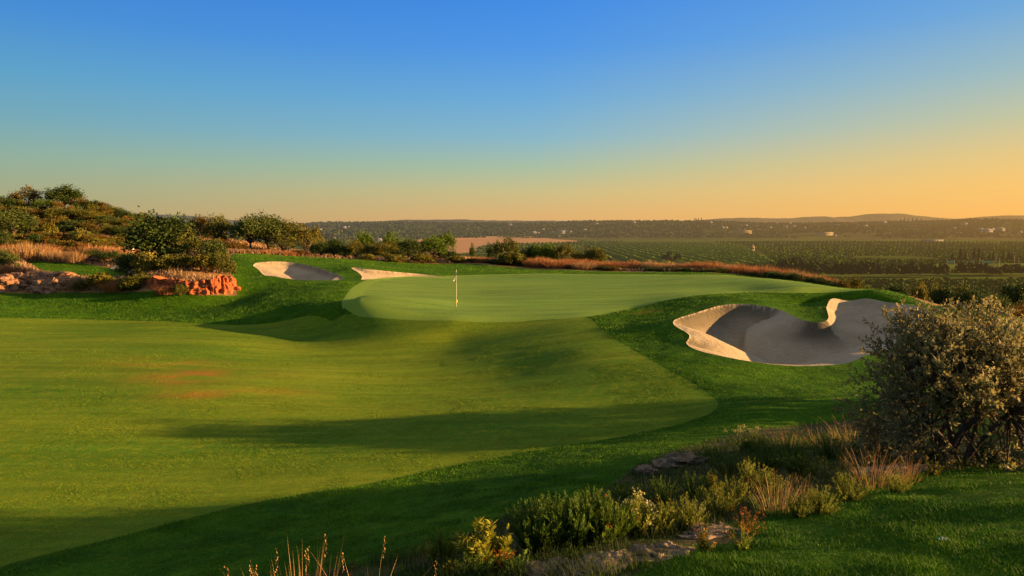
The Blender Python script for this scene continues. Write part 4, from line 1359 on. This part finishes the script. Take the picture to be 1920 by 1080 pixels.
res = blades_on(950000, 3.3, 82, -41, 41, keep_rough, lambda X, Y: np.maximum(.05, np.minimum(.0024 * Y, .085)) * (1 + (.4 + .7 * (Y < 14)) * fbm(X / .5, Y / .5, 113, 2)), lambda X, Y: np.maximum(.0045, .00085 * Y), .7)
X, Y = res[2], res[3]
t = np.clip(.42 + fbm(X / 2.2, Y / 2.2, 111, 3) * .5 + fbm(X / .45, Y / .45, 114, 2) * .35 + rng.normal(size=len(X)) * np.where(Y < 14, .2, .1), 0, 1)
grass_obj('rough_grass', res, M['grass'], t, 'thick green rough grass around the fairway, the green and the bunkers')


def keep_fair(X, Y):
    return inside(FAIRWAY, X, Y, -.02) & ~inside(GREEN, X, Y, .02)


res = blades_on(330000, 8.5, 34, -41, 22, keep_fair, lambda X, Y: .012 + .0003 * Y, lambda X, Y: np.maximum(.004, .0007 * Y), .8)
X, Y = res[2], res[3]
t = np.clip(.5 + fbm(X / 3.5, Y / 1.6, 121, 3) * .4 + rng.normal(size=len(X)) * .08, 0, 1)
grass_obj('mown_grass', res, M['mown'], t, 'short mown fairway grass sweeping up to the front of the green')

# ---- rocks
import bmesh


def rock(name, px, py, w_px, h_px, depth, mat, label, group, seed, rz=0.0, sink=.3):
    x, y = hit(px, py)
    z = float(ground(x, y))
    w, h = w_px * y / FPX, h_px * y / FPX
    bm = bmesh.new()
    bmesh.ops.create_icosphere(bm, subdivisions=5, radius=1)
    P = np.array([v.co[:] for v in bm.verts])
    q = np.sign(P) * np.abs(P) ** .8
    f = np.array([fbm(P[:, 0] * 1.6 + seed, P[:, 1] * 1.6 + P[:, 2] * 2.1, seed, 4), fbm(P[:, 0] * 3.5 + seed, P[:, 2] * 4.5 + P[:, 1] * 1.5, seed + 4, 4)])
    cr = np.abs(fbm(P[:, 0] * 2.2 + 3 + seed, P[:, 1] * 1.5 + P[:, 2] * 2.5, seed + 9, 3))
    r = 1 + .55 * f[0] + .22 * f[1] - .28 * np.exp(-(cr / .05) ** 2)
    q = q * r[:, None]
    lay = q[:, 2] + .08 * np.sin(q[:, 2] * 17 + q[:, 0] * 1.5 + f[0] * 4)
    q[:, 2] = lay
    q = q * [w / 2 * .85, depth / 2, h / (1.25)]
    for v, c in zip(bm.verts, q): v.co = c
    me = bpy.data.meshes.new(name); bm.to_mesh(me); bm.free()
    me.polygons.foreach_set('use_smooth', np.ones(len(me.polygons), bool))
    me.materials.append(mat)
    o = link(name, me, None, (x, y, z + h * .15 - sink * h), label, 'rock', group)
    o.rotation_euler = (0, 0, rz)
    return o


rock('ledge_rock', 1040, 1076, 170, 16, .45, M['grey_stone'], 'low flat rock at the lowest end of the grey ledge', 'rocks of the planted bank', 3, .35)
rock('ledge_rock', 1140, 1068, 170, 20, .5, M['grey_stone'], 'weathered rock second along the grey ledge, before its largest block', 'rocks of the planted bank', 5, .4)
rock('ledge_rock', 1236, 1046, 190, 34, .6, M['grey_stone'], 'largest weathered block of the grey ledge beside the lawn', 'rocks of the planted bank', 8, .45)
rock('ledge_rock', 1335, 1004, 150, 22, .5, M['grey_stone'], 'warm-lit rock at the upper end of the grey ledge under the rust-red plant', 'rocks of the planted bank', 12, .5)
rock('boulder', 1288, 872, 140, 34, .9, M['grey_stone'], 'brown weathered boulder lying alone at the top of the planted bank', 'rocks of the planted bank', 15, .1)
rock('boulder', 1216, 888, 46, 22, .4, M['grey_stone'], 'small dark stone beside the brown weathered boulder', 'rocks of the planted bank', 17, .1)
rock('boulder', 1690, 890, 170, 16, .6, M['grey_stone'], 'long flat stone under the big grey-green bush', 'rocks of the planted bank', 19, .1)
rock('boulder', 1062, 1084, 26, 14, .2, M['grey_stone'], 'pebble-sized stone in the grass below the grey ledge', 'rocks of the planted bank', 21, .1)
rock('pale_boulder', 24, 540, 74, 34, 3.0, M['stone'], 'pale orange boulder at the outer end of the boulder group', 'pale boulders at the mown edge', 23, .2)
rock('pale_boulder', 100, 544, 82, 32, 2.8, M['stone'], 'pale orange boulder in the middle of the boulder group', 'pale boulders at the mown edge', 27, -.2)
rock('pale_boulder', 62, 536, 66, 34, 2.6, M['stone'], 'rounded boulder squeezed between the two largest pale boulders', 'pale boulders at the mown edge', 29, .1)
rock('pale_boulder', 72, 522, 150, 18, 4.0, M['stone'], 'flat slanting pale slab above the pale boulders', 'pale boulders at the mown edge', 31, -.1)
rock('pale_boulder', 130, 530, 80, 14, 3.0, M['stone'], 'flat pale slab between the boulders and the tee lawn', 'pale boulders at the mown edge', 33, 0)
rock('pale_boulder', 178, 489, 80, 12, 3.0, M['stone'], 'low stony scree patch above the tee lawn', 'pale boulders at the mown edge', 37, 0)
rock('pale_boulder', 232, 529, 34, 14, 1.2, M['stone'], 'small rounded stone at the end of the sandy path', 'pale boulders at the mown edge', 39, 0)

# ---- the red rock bank: one weathered cut face that turns the corner
bx = np.array([(272, 531, 54.6), (278, 541, 53.2), (300, 547, 52.4), (340, 549, 52.0), (390, 548, 52.1), (424, 545, 52.8), (441, 541, 53.8), (436, 533, 55.4)])
base = np.array([at(*b) for b in bx])
tops = np.interp(np.linspace(0, 1, 180), np.linspace(0, 1, 8), [.4, .85, 1.15, 1.2, 1.2, 1.45, .6, .3])
u = np.linspace(0, 1, 180)
px_ = np.interp(u, np.linspace(0, 1, 8), base[:, 0]); py_ = np.interp(u, np.linspace(0, 1, 8), base[:, 1])
for _ in range(12):
    px_[1:-1] = (px_[:-2] + px_[2:]) / 2; py_[1:-1] = (py_[:-2] + py_[2:]) / 2
tx, ty = np.gradient(px_), np.gradient(py_)
nl = np.hypot(tx, ty); ox, oy = ty / nl, -tx / nl     # outward, toward the fairway
V = []
rows_n = 48
tops = tops * (1 + .35 * fbm(u * 14, u * 0, 131, 3))
for r in range(rows_n):
    t = r / (rows_n - 1)
    if t < .75:
        k = t / .75
        out = .30 * (1 - k) - .05
        zz = -.25 + (tops + .25) * k
        rgh = .30 * fbm(u * 42, np.full_like(u, k * 6), 133, 4) - .22 * np.exp(-(fbm(u * 20, np.full_like(u, k * .8), 137, 2) / .10) ** 2)
    else:
        k = (t - .75) / .25
        out = -.05 - 1.9 * k
        zz = tops * (1 - .15 * k) - .25 * k
        rgh = .1 * fbm(u * 42, np.full_like(u, 3 + k * 3), 133, 3)
    X = px_ + ox * (out + rgh); Y_ = py_ + oy * (out + rgh)
    V.append(np.c_[X, Y_, ground(px_ + ox * .3, py_ + oy * .3) + zz + .06 * fbm(u * 60, np.full_like(u, t * 9), 139, 2)])
V = np.concatenate(V)
g = np.arange(rows_n * 180).reshape(rows_n, 180)
F = np.stack([g[:-1, :-1], g[:-1, 1:], g[1:, 1:], g[1:, :-1]], -1).reshape(-1, 4)
c = base.mean(0)
RED_BANK = link('red_rock_bank', mesh('red_rock_bank', V - c, F, M['red_stone'], None, False), None, c, 'glowing red rock bank with a broken face at the mown edge, below the carob tree', 'rock bank')

for i, (px, py, w, h) in enumerate([(446, 543, 16, 7), (432, 548, 10, 6), (398, 550, 9, 5)]):
    rock('red_stone', px, py, w, h, .4, M['red_stone'], ['flat red stone at the inner tip of the red rock bank', 'small red stone below the inner tip of the red rock bank', 'tiny red stone at the foot of the red rock bank'][i], 'fallen red stones', 61 + i)

# ---- flagstick
fx, fy = XY(856, 42, 579)
fz = float(ground(fx, fy))
fs_ = thing('flagstick', (fx, fy, fz), 'white golf flagstick with a limp pale flag standing in the green', 'flagstick')
v, f = tube([(0, 0, -.1), (0, 0, .1), (0, 0, 1.2), (0, 0, 2.28)], [.012, .012, .011, .009], 10)
link('pole', mesh('pole', v, f, M['white'], None, True), fs_)
v, f = tube([(0, 0, 2.28), (0, 0, 2.30), (0, 0, 2.325), (0, 0, 2.34)], [.010, .02, .018, .004], 10)
link('finial', mesh('finial', v, f, M['white'], None, True), fs_)
v, f = tube([(0, 0, .30), (0, 0, .32), (0, 0, .36), (0, 0, .41), (0, 0, .45), (0, 0, .47)], [.022, .04, .052, .052, .04, .022], 12)
link('marker_ball', mesh('marker_ball', v, f, M['yellow'], None, True), fs_)
U, W = np.meshgrid(np.linspace(0, 1, 26), np.linspace(0, 1, 22))
hang = U ** .8
fold = .05 * np.sin(U * 9 + W * 2.5) * (.3 + U)
X = .10 * U * (1 - .6 * W) * (1 - U) * 3 - .02 - hang * .20 * (.15 + .85 * W) + .05 * np.sin(W * 3) * U
Yf = fold + .03 * U
Z = 2.24 - W * .42 - hang * .22 * (.35 + .65 * W)
g = np.arange(26 * 22).reshape(22, 26)
F = np.stack([g[:-1, :-1], g[:-1, 1:], g[1:, 1:], g[1:, :-1]], -1).reshape(-1, 4)
link('flag', mesh('flag', np.stack([X, Yf, Z], -1).reshape(-1, 3), F, M['cloth'], None, True), fs_)
th = np.linspace(0, 2 * PI, 25)[:-1]
cv = np.r_[np.c_[np.cos(th) * .054, np.sin(th) * .054, np.full(24, .012)], np.c_[np.cos(th) * .062, np.sin(th) * .062, np.full(24, .010)]]
i = np.arange(24); j = (i + 1) % 24
link('hole_cup', mesh('hole_cup', np.r_[cv, [[0, 0, .006]]], [np.c_[i, j, j + 24, i + 24], np.c_[i, j, np.full(24, 48)]], M['dark']), fs_)

# ---- small things
x, y = XY(248, 72, 452); z = float(ground(x, y))
p = thing('marker_post', (x, y, z), 'small white marker post beside the carob tree crown on the slope', 'post')
v, f = tube([(0, 0, -.2), (0, 0, .8)], [.05, .05], 8); link('post', mesh('post', v, f, M['white']), p)
v, f = tube([(0, 0, .8), (0, 0, .84), (0, 0, 1.3), (0, 0, 1.34)], [.05, .13, .13, .02], 8); link('cap', mesh('cap', v, f, M['white']), p)
x, y = hit(99, 520); z = float(ground(x, y))
v, f = tube([(0, 0, -.1), (0, 0, .3), (0, 0, .44), (0, 0, .46)], [.05, .05, .045, .01], 8)
link('tee_post', mesh('tee_post', v, f, M['brown'], None, True), None, (x, y, z), 'short brown wooden post between the tee lawn and the pale boulders', 'post')
x, y = hit(1768, 1021); z = float(ground(x, y))
sc = thing('litter_scrap', (x, y, z + .035), 'small crumpled white and turquoise scrap lying in the dark lawn grass', 'litter', None, .2)
U, W = np.meshgrid(np.linspace(-1, 1, 9), np.linspace(-1, 1, 5))
Z = .012 * np.sin(U * 4 + W * 2) + .008 * np.cos(W * 5 - U * 3) + .012
g = np.arange(45).reshape(5, 9)
F = np.stack([g[:-1, :-1], g[:-1, 1:], g[1:, 1:], g[1:, :-1]], -1).reshape(-1, 4)
link('wrapper', mesh('wrapper', np.stack([U * .035 + .012, W * .016, Z], -1).reshape(-1, 3), F, M['white']), sc)
link('strip', mesh('strip', np.stack([U * .014 - .035, W * .013 + .004, Z + .004], -1).reshape(-1, 3), F, M['turq']), sc)


# ================================================================== planted bank in front
# the big grey-green bush
def big_bush(rx, ry, rz, zc, n_clump, twigs, per, leaf):
    dirs = rand_dirs(n_clump)
    dirs[:, 2] = np.where(dirs[:, 2] < -.55, -dirs[:, 2] * .5, dirs[:, 2])
    lob = 1 + 1.0 * np.array([vnoise(np.array(d[0] * 1.9 + 3.3), np.array(d[1] * 1.6 + d[2] * 2.4 + 7), 141) for d in dirs])[:, None]
    rr = rng.uniform(.25, 1, (n_clump, 1)) ** .45 * lob
    c = dirs * rr * [rx, ry, rz] + [0, 0, zc]
    c[:, 2] = np.maximum(c[:, 2], .12)
    k = rng.permutation(n_clump)[:90]
    th = rng.uniform(0, 2 * PI, 90)
    c[k] = np.c_[np.cos(th) * rx * rng.uniform(.5, 1.05, 90), np.sin(th) * ry * rng.uniform(.5, 1.05, 90), rng.uniform(.1, .75, 90)]
    limbs, LB, LD, LN, LL, TT = [], [], [], [], [], []
    roots = np.c_[rng.normal(size=(9, 2)) * .16, np.full(9, -.1)]
    heads = dirs[:9] * [rx * .42, ry * .42, 0] + np.c_[np.zeros((9, 2)), rng.uniform(.45, .8, 9) * zc]
    for a, b in zip(roots, heads):
        m_ = (a + b) / 2 + rng.normal(size=3) * .08
        limbs.append(tube([a, m_, b], [.05, .04, .028], 6))
    for i in range(n_clump):
        h = heads[np.argmin(((heads - c[i]) ** 2).sum(1))]
        m_ = (h + c[i]) / 2 + rng.normal(size=3) * .10 + [0, 0, .05]
        limbs.append(tube([h, m_, c[i]], [.018, .012, .006], 4))
        gro = unit(c[i] - h)
        shade = rng.uniform(0, .5)
        for k in range(twigs):
            td = unit(gro * .9 + rng.normal(size=3) * .75 + [0, 0, .35])
            L = rng.uniform(.14, .34)
            s0 = c[i] + rng.normal(size=3) * .09
            limbs.append(tube([s0, s0 + td * L], [.004, .002], 3))
            t = rng.uniform(.1, 1, per)[:, None]
            rd = rand_dirs(per); rd = unit(rd - td * (rd @ td)[:, None])
            LB.append(s0 + td * L * t); LD.append(unit(rd + td * .8)); LN.append(unit(td + rand_dirs(per) * .7 - rd * .3))
            LL.append(leaf * rng.uniform(.6, 1.3, per)); TT.append(np.clip(shade + t[:, 0] * .45 + rng.uniform(-.1, .15, per), 0, 1))
    LB, LD, LN, LL, TT = map(np.concatenate, (LB, LD, LN, LL, TT))
    V, F = leaves(LB, LD, LN, LL, LL * .42)
    return (V, F, TT), join(limbs)


(V, F, t), (TV, TF) = big_bush(1.38, 1.6, 1.28, 1.32, 400, 10, 14, .064)
me_f = mesh('foliage', V, F, M['bush_leaf'], {'tint': ('FACE', t)}); me_t = mesh('branches', TV, TF, M['bark'])
bx_, by_ = XY(1800, 10.6, 870)
r = thing('bush', (bx_, by_, float(ground(bx_, by_)) - .05), 'big grey-green bush with small rounded leaves beside the large bunker', 'bush')
link('foliage', me_f, r); link('branches', me_t, r)
r.scale = (1.02, 1, 1.10)
for tx_, ty_, tw, th_, lab_ in ((19.0, 18.6, 4.4, 3.6, 'loose tree just outside the picture whose long shadow crosses the fairway'),
                                (18.0, 11.6, 3.6, 3.1, 'smaller loose tree added just outside the picture to shade the near fairway')):  # second tree is unseen, added to shade the near fairway
    r2 = thing('tree', (tx_, ty_, float(ground(tx_, ty_)) - .1), lab_, 'tree', None, 2.1)
    for pn, me in PROTO['loose'][1]: link(pn, me, r2)
    r2.scale = (tw, tw, th_)


def plant(name, px, py, h_px, parts, label, cat, group=None, sink=.03):
    """parts: [(name, V, F, tint or None, material, colour)] built one metre tall"""
    x, y = hit(px, py) if py > 100 else XY(px, py, 1080)   # py under 100 is a distance: the foot lies below the picture
    h = h_px * math.hypot(y, 1) / FPX * (1.12 if 'shrub' in name or 'plant' in name else 1.08)
    if py < 100: h = 1.16 * (at(px, h_px, y)[2] - float(ground(x, y)))
    r = thing(name, (x, y, float(ground(x, y)) - sink), label, cat, group, random.uniform(0, 6.28))
    r.scale = (h, h, h)
    for pn, V, F, t, mt, colr in parts:
        o = link(pn, mesh(pn, V, F, M[mt], None if t is None else {'tint': ('FACE', t)}), r)
        o.color = (*colr, 1)
    return r


def herb(stems, spread, leaf_n, ll, lw, colr, up=1.2, curve=.3, stem_c=(1, 1, 1), sr=.006, bare=.12, tips=None):
    (V, F, t), (SV, SF), tp = stem_plant(stems, 1.0, spread, leaf_n, ll, lw, up, curve, sr, bare)
    P = [('foliage', V, F, t, 'herb', colr), ('stems', SV, SF, np.full(len(SF), .3), 'herb', stem_c)]
    if tips:
        num, per, size, c2 = tips[:4]
        sel = tp[rng.permutation(len(tp))[:num]]
        for c0 in sel:                          # each bloom a part of its own
            cc = c0 + rng.normal(size=(per, 3)) * size * .8
            V2, F2 = leaves(cc, rand_dirs(per), rand_dirs(per), np.full(per, size), np.full(per, size * .75))
            P.append(('flower', V2, F2, rng.uniform(0, 1, per), tips[4] if len(tips) > 4 else 'flower', c2))
    return P


def stalks(n, base, lean, w, colr=(1, 1, 1), heads=0, green=0):
    V, F, t = dome_tuft(n, 1.0, .5, w, lean, 5, .2, base)
    P = [('stalks', V, F, np.clip(t * .7 + .3, 0, 1), 'straw', colr)]
    if heads:
        tipv = V.reshape(n, -1, 3)[:, -1]
        hs = tipv[rng.permutation(n)[:heads]]
        for h0 in hs:                           # each ear a part of its own
            c = h0 - np.c_[np.zeros((14, 2)), np.linspace(0, .13, 14)] + rng.normal(size=(14, 3)) * .003
            V2, F2 = leaves(c, unit(rand_dirs(14) * .5 + [0, 0, 1]), rand_dirs(14), np.full(14, .016), np.full(14, .005))
            P.append(('seed_head', V2, F2, rng.uniform(.4, 1, 14), 'straw', colr))
    if green:
        V3, F3, t3 = dome_tuft(green, .62, .5, w * .9, lean * 1.1, 3, .3, base * 1.5)
        P.append(('green_blades', V3, F3, t3, 'herb', (1.3, 1.2, .8)))
    return P


YG, LIME, DK, GREY, RED = (1.35, 1.15, .7), (1.7, 1.45, .9), (.55, .75, .5), (1.7, 1.6, 1.9), (3.4, .95, .5)
PL = [
    # tall dry stalks
    ('dry_grass_clump', 1458, 966, 106, stalks(60, .5, .55, .012, heads=16, green=160), 'tall straw-coloured grass clump standing upright in the middle of the planted bank', 'grass clump'),
    ('dry_grass_clump', 1640, 914, 96, stalks(70, .7, .6, .012, (1, .85, .75), 18, 180), 'wide clump of tall dry stalks before the big grey-green bush', 'grass clump'),
    ('dry_grass_clump', 1700, 905, 72, stalks(40, .5, .5, .012, (1, .85, .75), 10, 120), 'shorter dry stalk clump next to the flat stone', 'grass clump'),
    ('dry_grass_clump', 1580, 880, 110, stalks(16, .5, .9, .009, (.9, .75, .65), 6, 40), 'few long arching stalks behind the tall straw-coloured clump', 'grass clump'),
    ('dry_grass_clump', 1540, 842, 66, stalks(50, .8, .9, .010, (1.1, 1, .8), 14, 200), 'fine pale grasses at the top of the bank in the last light', 'grass clump'),
    ('dry_grass_clump', 1595, 830, 70, stalks(40, .7, .9, .010, (1.1, 1, .8), 10, 160), 'fine pale grasses touching the shadow side of the big bush', 'grass clump'),
    ('dry_grass_clump', 1480, 834, 44, stalks(36, .8, .9, .012, (1.1, 1, .8), 8, 140), 'short pale grasses between the cream flowers and the fine grasses', 'grass clump'),
    ('dry_grass_clump', 1505, 940, 60, stalks(30, .6, .8, .010, (1.1, 1, .8), 8, 120), 'thin pale grass tuft between the yellow-green shrubs of the bank', 'grass clump'),
    ('dry_grass_clump', 1360, 905, 50, stalks(26, .6, .8, .010, (1.1, 1, .8), 8, 100), 'thin pale grass tuft beside the small lit cone-shaped plant', 'grass clump'),
    ('dry_grass_clump', 1255, 968, 56, stalks(12, .5, .6, .010, (1.0, .85, .7), 5, 60), 'few pale stalks rising behind the lime-tipped shrub', 'grass clump'),
    ('dry_grass_clump', 568, 4.2, 1008, stalks(130, .36, .32, .007, (1.0, .95, .85), 9, 160), 'dense straw clump cut by the bottom edge of the picture', 'grass clump'),
    ('dry_grass_clump', 322, 4.4, 1004, stalks(15, .3, .34, .005, (1.0, .8, .72), 3, 0), 'sparse bare dry stalks at the bottom edge, apart from everything else', 'grass clump'),
    ('dry_grass_clump', 400, 4.3, 1036, stalks(9, .3, .3, .006, (1.0, .8, .72), 2, 0), 'few short dry stalks beside the sparse bare ones', 'grass clump'),
    ('grass_plume', 690, 4.6, 996, stalks(9, .2, .5, .006, (1.3, 1.3, 1.0), 6, 30), 'thin nodding grass plume beside the dense straw clump', 'grass clump'),
    ('dry_grass_clump', 800, 1060, 60, stalks(12, .4, .4, .014, (.8, .7, .7), 4, 30), 'few greyish upright stalks beside the leafy sage-like plant', 'grass clump'),
    # lit yellow-green herbs along the ledge
    ('herb_shrub', 1290, 998, 76, herb(60, .52, 60, .085, .26, YG), 'yellow-green needle-leaved shrub above the largest ledge block', 'shrub'),
    ('herb_shrub', 1236, 1004, 80, herb(60, .46, 60, .08, .28, LIME), 'lime-tipped needle-leaved shrub behind the largest ledge block', 'shrub'),
    ('herb_shrub', 1192, 1010, 94, herb(44, .42, 46, .10, .42, LIME, tips=(22, 14, .05, (1, 1, .9), 'bud')), 'tall pale-budded plant at the back of the grey ledge', 'plant'),
    ('herb_shrub', 1345, 968, 70, herb(56, .5, 60, .085, .26, YG), 'yellow-green shrub behind the rust-red plant', 'shrub'),
    ('herb_shrub', 1380, 945, 60, herb(50, .5, 55, .085, .28, YG), 'small yellow-green shrub just beyond the rust-red plant', 'shrub'),
    ('herb_shrub', 1540, 965, 62, herb(54, .6, 60, .085, .26, YG), 'yellow-green shrub beside the tall straw-coloured clump', 'shrub'),
    ('herb_shrub', 1500, 972, 56, herb(46, .55, 55, .085, .26, YG), 'low yellow-green shrub at the foot of the tall straw-coloured clump', 'shrub'),
    ('herb_shrub', 1590, 942, 62, herb(50, .6, 60, .09, .24, (1.2, 1.05, .7)), 'olive needle-leaved shrub in front of the wide dry clump', 'shrub'),
    ('herb_shrub', 1440, 935, 66, herb(44, .5, 55, .09, .26, YG), 'yellow-green shrub behind the tall straw-coloured clump', 'shrub'),
    ('herb_shrub', 1405, 925, 72, herb(36, .4, 60, .08, .26, LIME), 'slender lime-green upright shrub in the middle of the bank', 'shrub'),
    ('herb_shrub', 1332, 924, 56, herb(14, .22, 70, .12, .45, (2.0, 1.5, 1.1)), 'small lit cone-shaped plant standing out over the dark brush', 'plant'),
    ('herb_shrub', 1752, 892, 34, herb(18, .5, 40, .12, .4, (1.4, 1.0, .6)), 'tiny plant at the end of the flat stone', 'plant'),
    ('herb_shrub', 1680, 925, 44, herb(34, .6, 50, .10, .3, YG), 'low yellow-green herb in front of the flat stone', 'shrub'),
    ('cream_flower_bush', 1404, 848, 56, herb(46, .62, 40, .09, .35, (1.2, 1.3, 1.0), tips=(40, 16, .04, (1.2, 1.1, 1.0), 'bud')), 'cream-flowered bush at the top of the planted bank', 'flower bush'),
    # rust and orange
    ('rust_plant', 1400, 998, 52, herb(24, .62, 20, .07, .5, (2.2, .8, .5), stem_c=(1.8, .8, .5), tips=(18, 8, .04, (1.0, .7, .6))), 'rust-red seeding plant at the upper end of the grey ledge', 'plant'),
    ('rust_plant', 935, 1068, 60, herb(26, .5, 30, .08, .5, (2.2, .9, .5), stem_c=(1.8, .9, .5), tips=(20, 12, .045, (1.1, .9, .8))), 'rust-orange seeding plant below the golden-leaved plant', 'plant'),
    ('orange_flower_plant', 1392, 1032, 48, herb(24, .6, 36, .10, .3, (1.3, 1.4, .6), tips=(10, 9, .05, (1.5, 1.5, .8))), 'low green plant with orange flowers in the lawn below the ledge end', 'flower plant'),
    ('orange_flower_plant', 1325, 1036, 56, herb(10, .4, 34, .14, .38, (1.9, 1.2, .8), tips=(6, 6, .05, (1.5, 1.0, .8))), 'reddish-tipped small plant growing alone beside the largest ledge block', 'flower plant'),
    # broad leaves, bottom
    ('golden_leaf_plant', 912, 1072, 108, herb(20, .42, 24, .19, .42, (1.7, 1.35, .6), up=.8, bare=.35), 'broad-leaved plant with golden lit top leaves', 'plant'),
    ('golden_leaf_plant', 948, 1060, 60, herb(9, .7, 14, .26, .45, (.7, 1.1, .4), up=.7), 'dark large-leaved plant leaning out beside the golden-leaved plant', 'plant'),
    ('sage_plant', 826, 1068, 88, herb(26, .40, 26, .15, .30, (1.35, 1.2, .6), up=1.6, bare=.4), 'upright leafy sage-like plant with lit leaf tips', 'plant'),
    ('sage_plant', 842, 1092, 58, herb(34, .5, 40, .10, .35, (1.3, 1.05, .5)), 'low olive plant under the sage-like plant', 'plant'),
    ('sage_plant', 752, 1092, 42, herb(16, .4, 30, .12, .4, (1.2, 1.1, .5)), 'small pale green plant at the bottom edge beside the grass plume', 'plant'),
    # the dark mound of lavender-like stems
    ('dark_shrub', 1010, 1040, 116, herb(110, .55, 80, .09, .2, (.55, .8, .45), up=1.8), 'dark lavender-like mound, lowest of the dark mass behind the ledge', 'shrub'),
    ('dark_shrub', 1075, 1030, 112, herb(110, .55, 80, .09, .2, (.6, .85, .5), up=1.8, tips=(2, 6, .03, (1.0, .35, .3))), 'dark upright mound in the middle of the dark mass behind the ledge', 'shrub'),
    ('dark_shrub', 1130, 1022, 108, herb(110, .55, 80, .09, .2, (.7, .9, .5), up=1.8, tips=(3, 6, .03, (1.0, .35, .3))), 'dark mound with a few red blooms next to the pale-budded plant', 'shrub'),
    ('dark_shrub', 1040, 985, 66, herb(60, .6, 60, .09, .2, (.7, .9, .5), up=1.8), 'dark mound at the back of the dark mass by the rough edge', 'shrub'),
    ('dark_shrub', 1110, 968, 62, herb(60, .6, 60, .09, .2, (.7, .9, .5), up=1.8), 'dark mound behind the pale-budded plant by the rough edge', 'shrub'),
    ('dark_shrub', 890, 1090, 70, herb(50, .6, 60, .09, .24, DK, up=1.4), 'dark low shrub between the sage-like and golden-leaved plants', 'shrub'),
    ('dark_shrub', 970, 1086, 60, herb(50, .6, 60, .09, .24, DK, up=1.4), 'dark low shrub at the lowest end of the grey ledge', 'shrub'),
    ('dark_shrub', 1240, 948, 58, herb(60, .7, 60, .09, .2, (.75, .95, .5), up=1.5), 'dark shrub above the lime-tipped shrub', 'shrub'),
    ('dark_shrub', 1300, 936, 56, herb(60, .7, 60, .09, .2, DK, up=1.5), 'dark shrub behind the small lit cone-shaped plant', 'shrub'),
    ('dark_shrub', 1370, 895, 52, herb(60, .8, 60, .09, .2, DK, up=1.5), 'dark shrub beside the brown weathered boulder', 'shrub'),
    ('dark_shrub', 1440, 880, 56, herb(60, .8, 60, .09, .2, (.6, .8, .5), up=1.5), 'dark shrub in the middle of the bank below the cream flowers', 'shrub'),
    ('dark_shrub', 1500, 892, 60, herb(60, .8, 60, .09, .2, DK, up=1.5), 'dark shrub behind the long arching stalks', 'shrub'),
    ('dark_shrub', 1560, 862, 56, herb(60, .8, 60, .09, .2, (.6, .8, .5), up=1.5), 'dark shrub under the fine pale grasses', 'shrub'),
    ('dark_shrub', 1630, 862, 60, herb(60, .8, 60, .09, .2, DK, up=1.5), 'dark shrub at the foot of the big grey-green bush', 'shrub'),
    ('dark_shrub', 1480, 860, 44, herb(60, .8, 60, .09, .2, (.7, .85, .5), up=1.5), 'dark shrub just below the short pale grasses', 'shrub'),
    ('dark_shrub', 1340, 868, 40, herb(50, .8, 60, .09, .2, DK, up=1.5), 'low dark shrub right beside the boulder top', 'shrub'),
    ('dark_shrub', 1430, 850, 40, herb(50, .8, 60, .09, .2, (.7, .85, .5), up=1.5), 'low dark shrub under the cream-flowered bush', 'shrub'),
    ('dark_shrub', 1175, 935, 40, herb(40, .8, 50, .09, .2, (.75, .95, .5), up=1.5), 'outermost low dark shrub at the rough edge of the bank', 'shrub'),
    ('dark_shrub', 1760, 868, 50, herb(60, .9, 60, .09, .2, DK, up=1.5), 'dark undergrowth shrub beneath the middle of the big bush', 'shrub'),
    ('dark_shrub', 1850, 866, 50, herb(60, .9, 60, .09, .2, DK, up=1.5), 'dark undergrowth shrub beneath the sunset side of the big bush', 'shrub'),
]
for nm, px, py, h, parts, lab, cat in PL:
    plant(nm, px, py, h, parts, lab, cat)

# low green growth between the plants
res = blades_on(60000, 4.5, 17, -25, 40, lambda X, Y: inside(BANK, X, Y, -.05) & (fbm(X / .8, Y / .8, 151, 2) > -.25), lambda X, Y: .10 + .10 * (vnoise(X / .7, Y / .7, 152) + .5), lambda X, Y: np.maximum(.005, .0009 * Y), .8)
X, Y = res[2], res[3]
M['under'] = leaf_mat('undergrowth_blade', (.015, .035, .005), (.075, .095, .018), .3, .75)
grass_obj('undergrowth', res, M['under'], np.clip(.35 + fbm(X / .9, Y / .9, 153, 2) * .5 + rng.normal(size=len(X)) * .2, 0, 1), 'low dark green undergrowth between the plants of the bank', 'undergrowth')
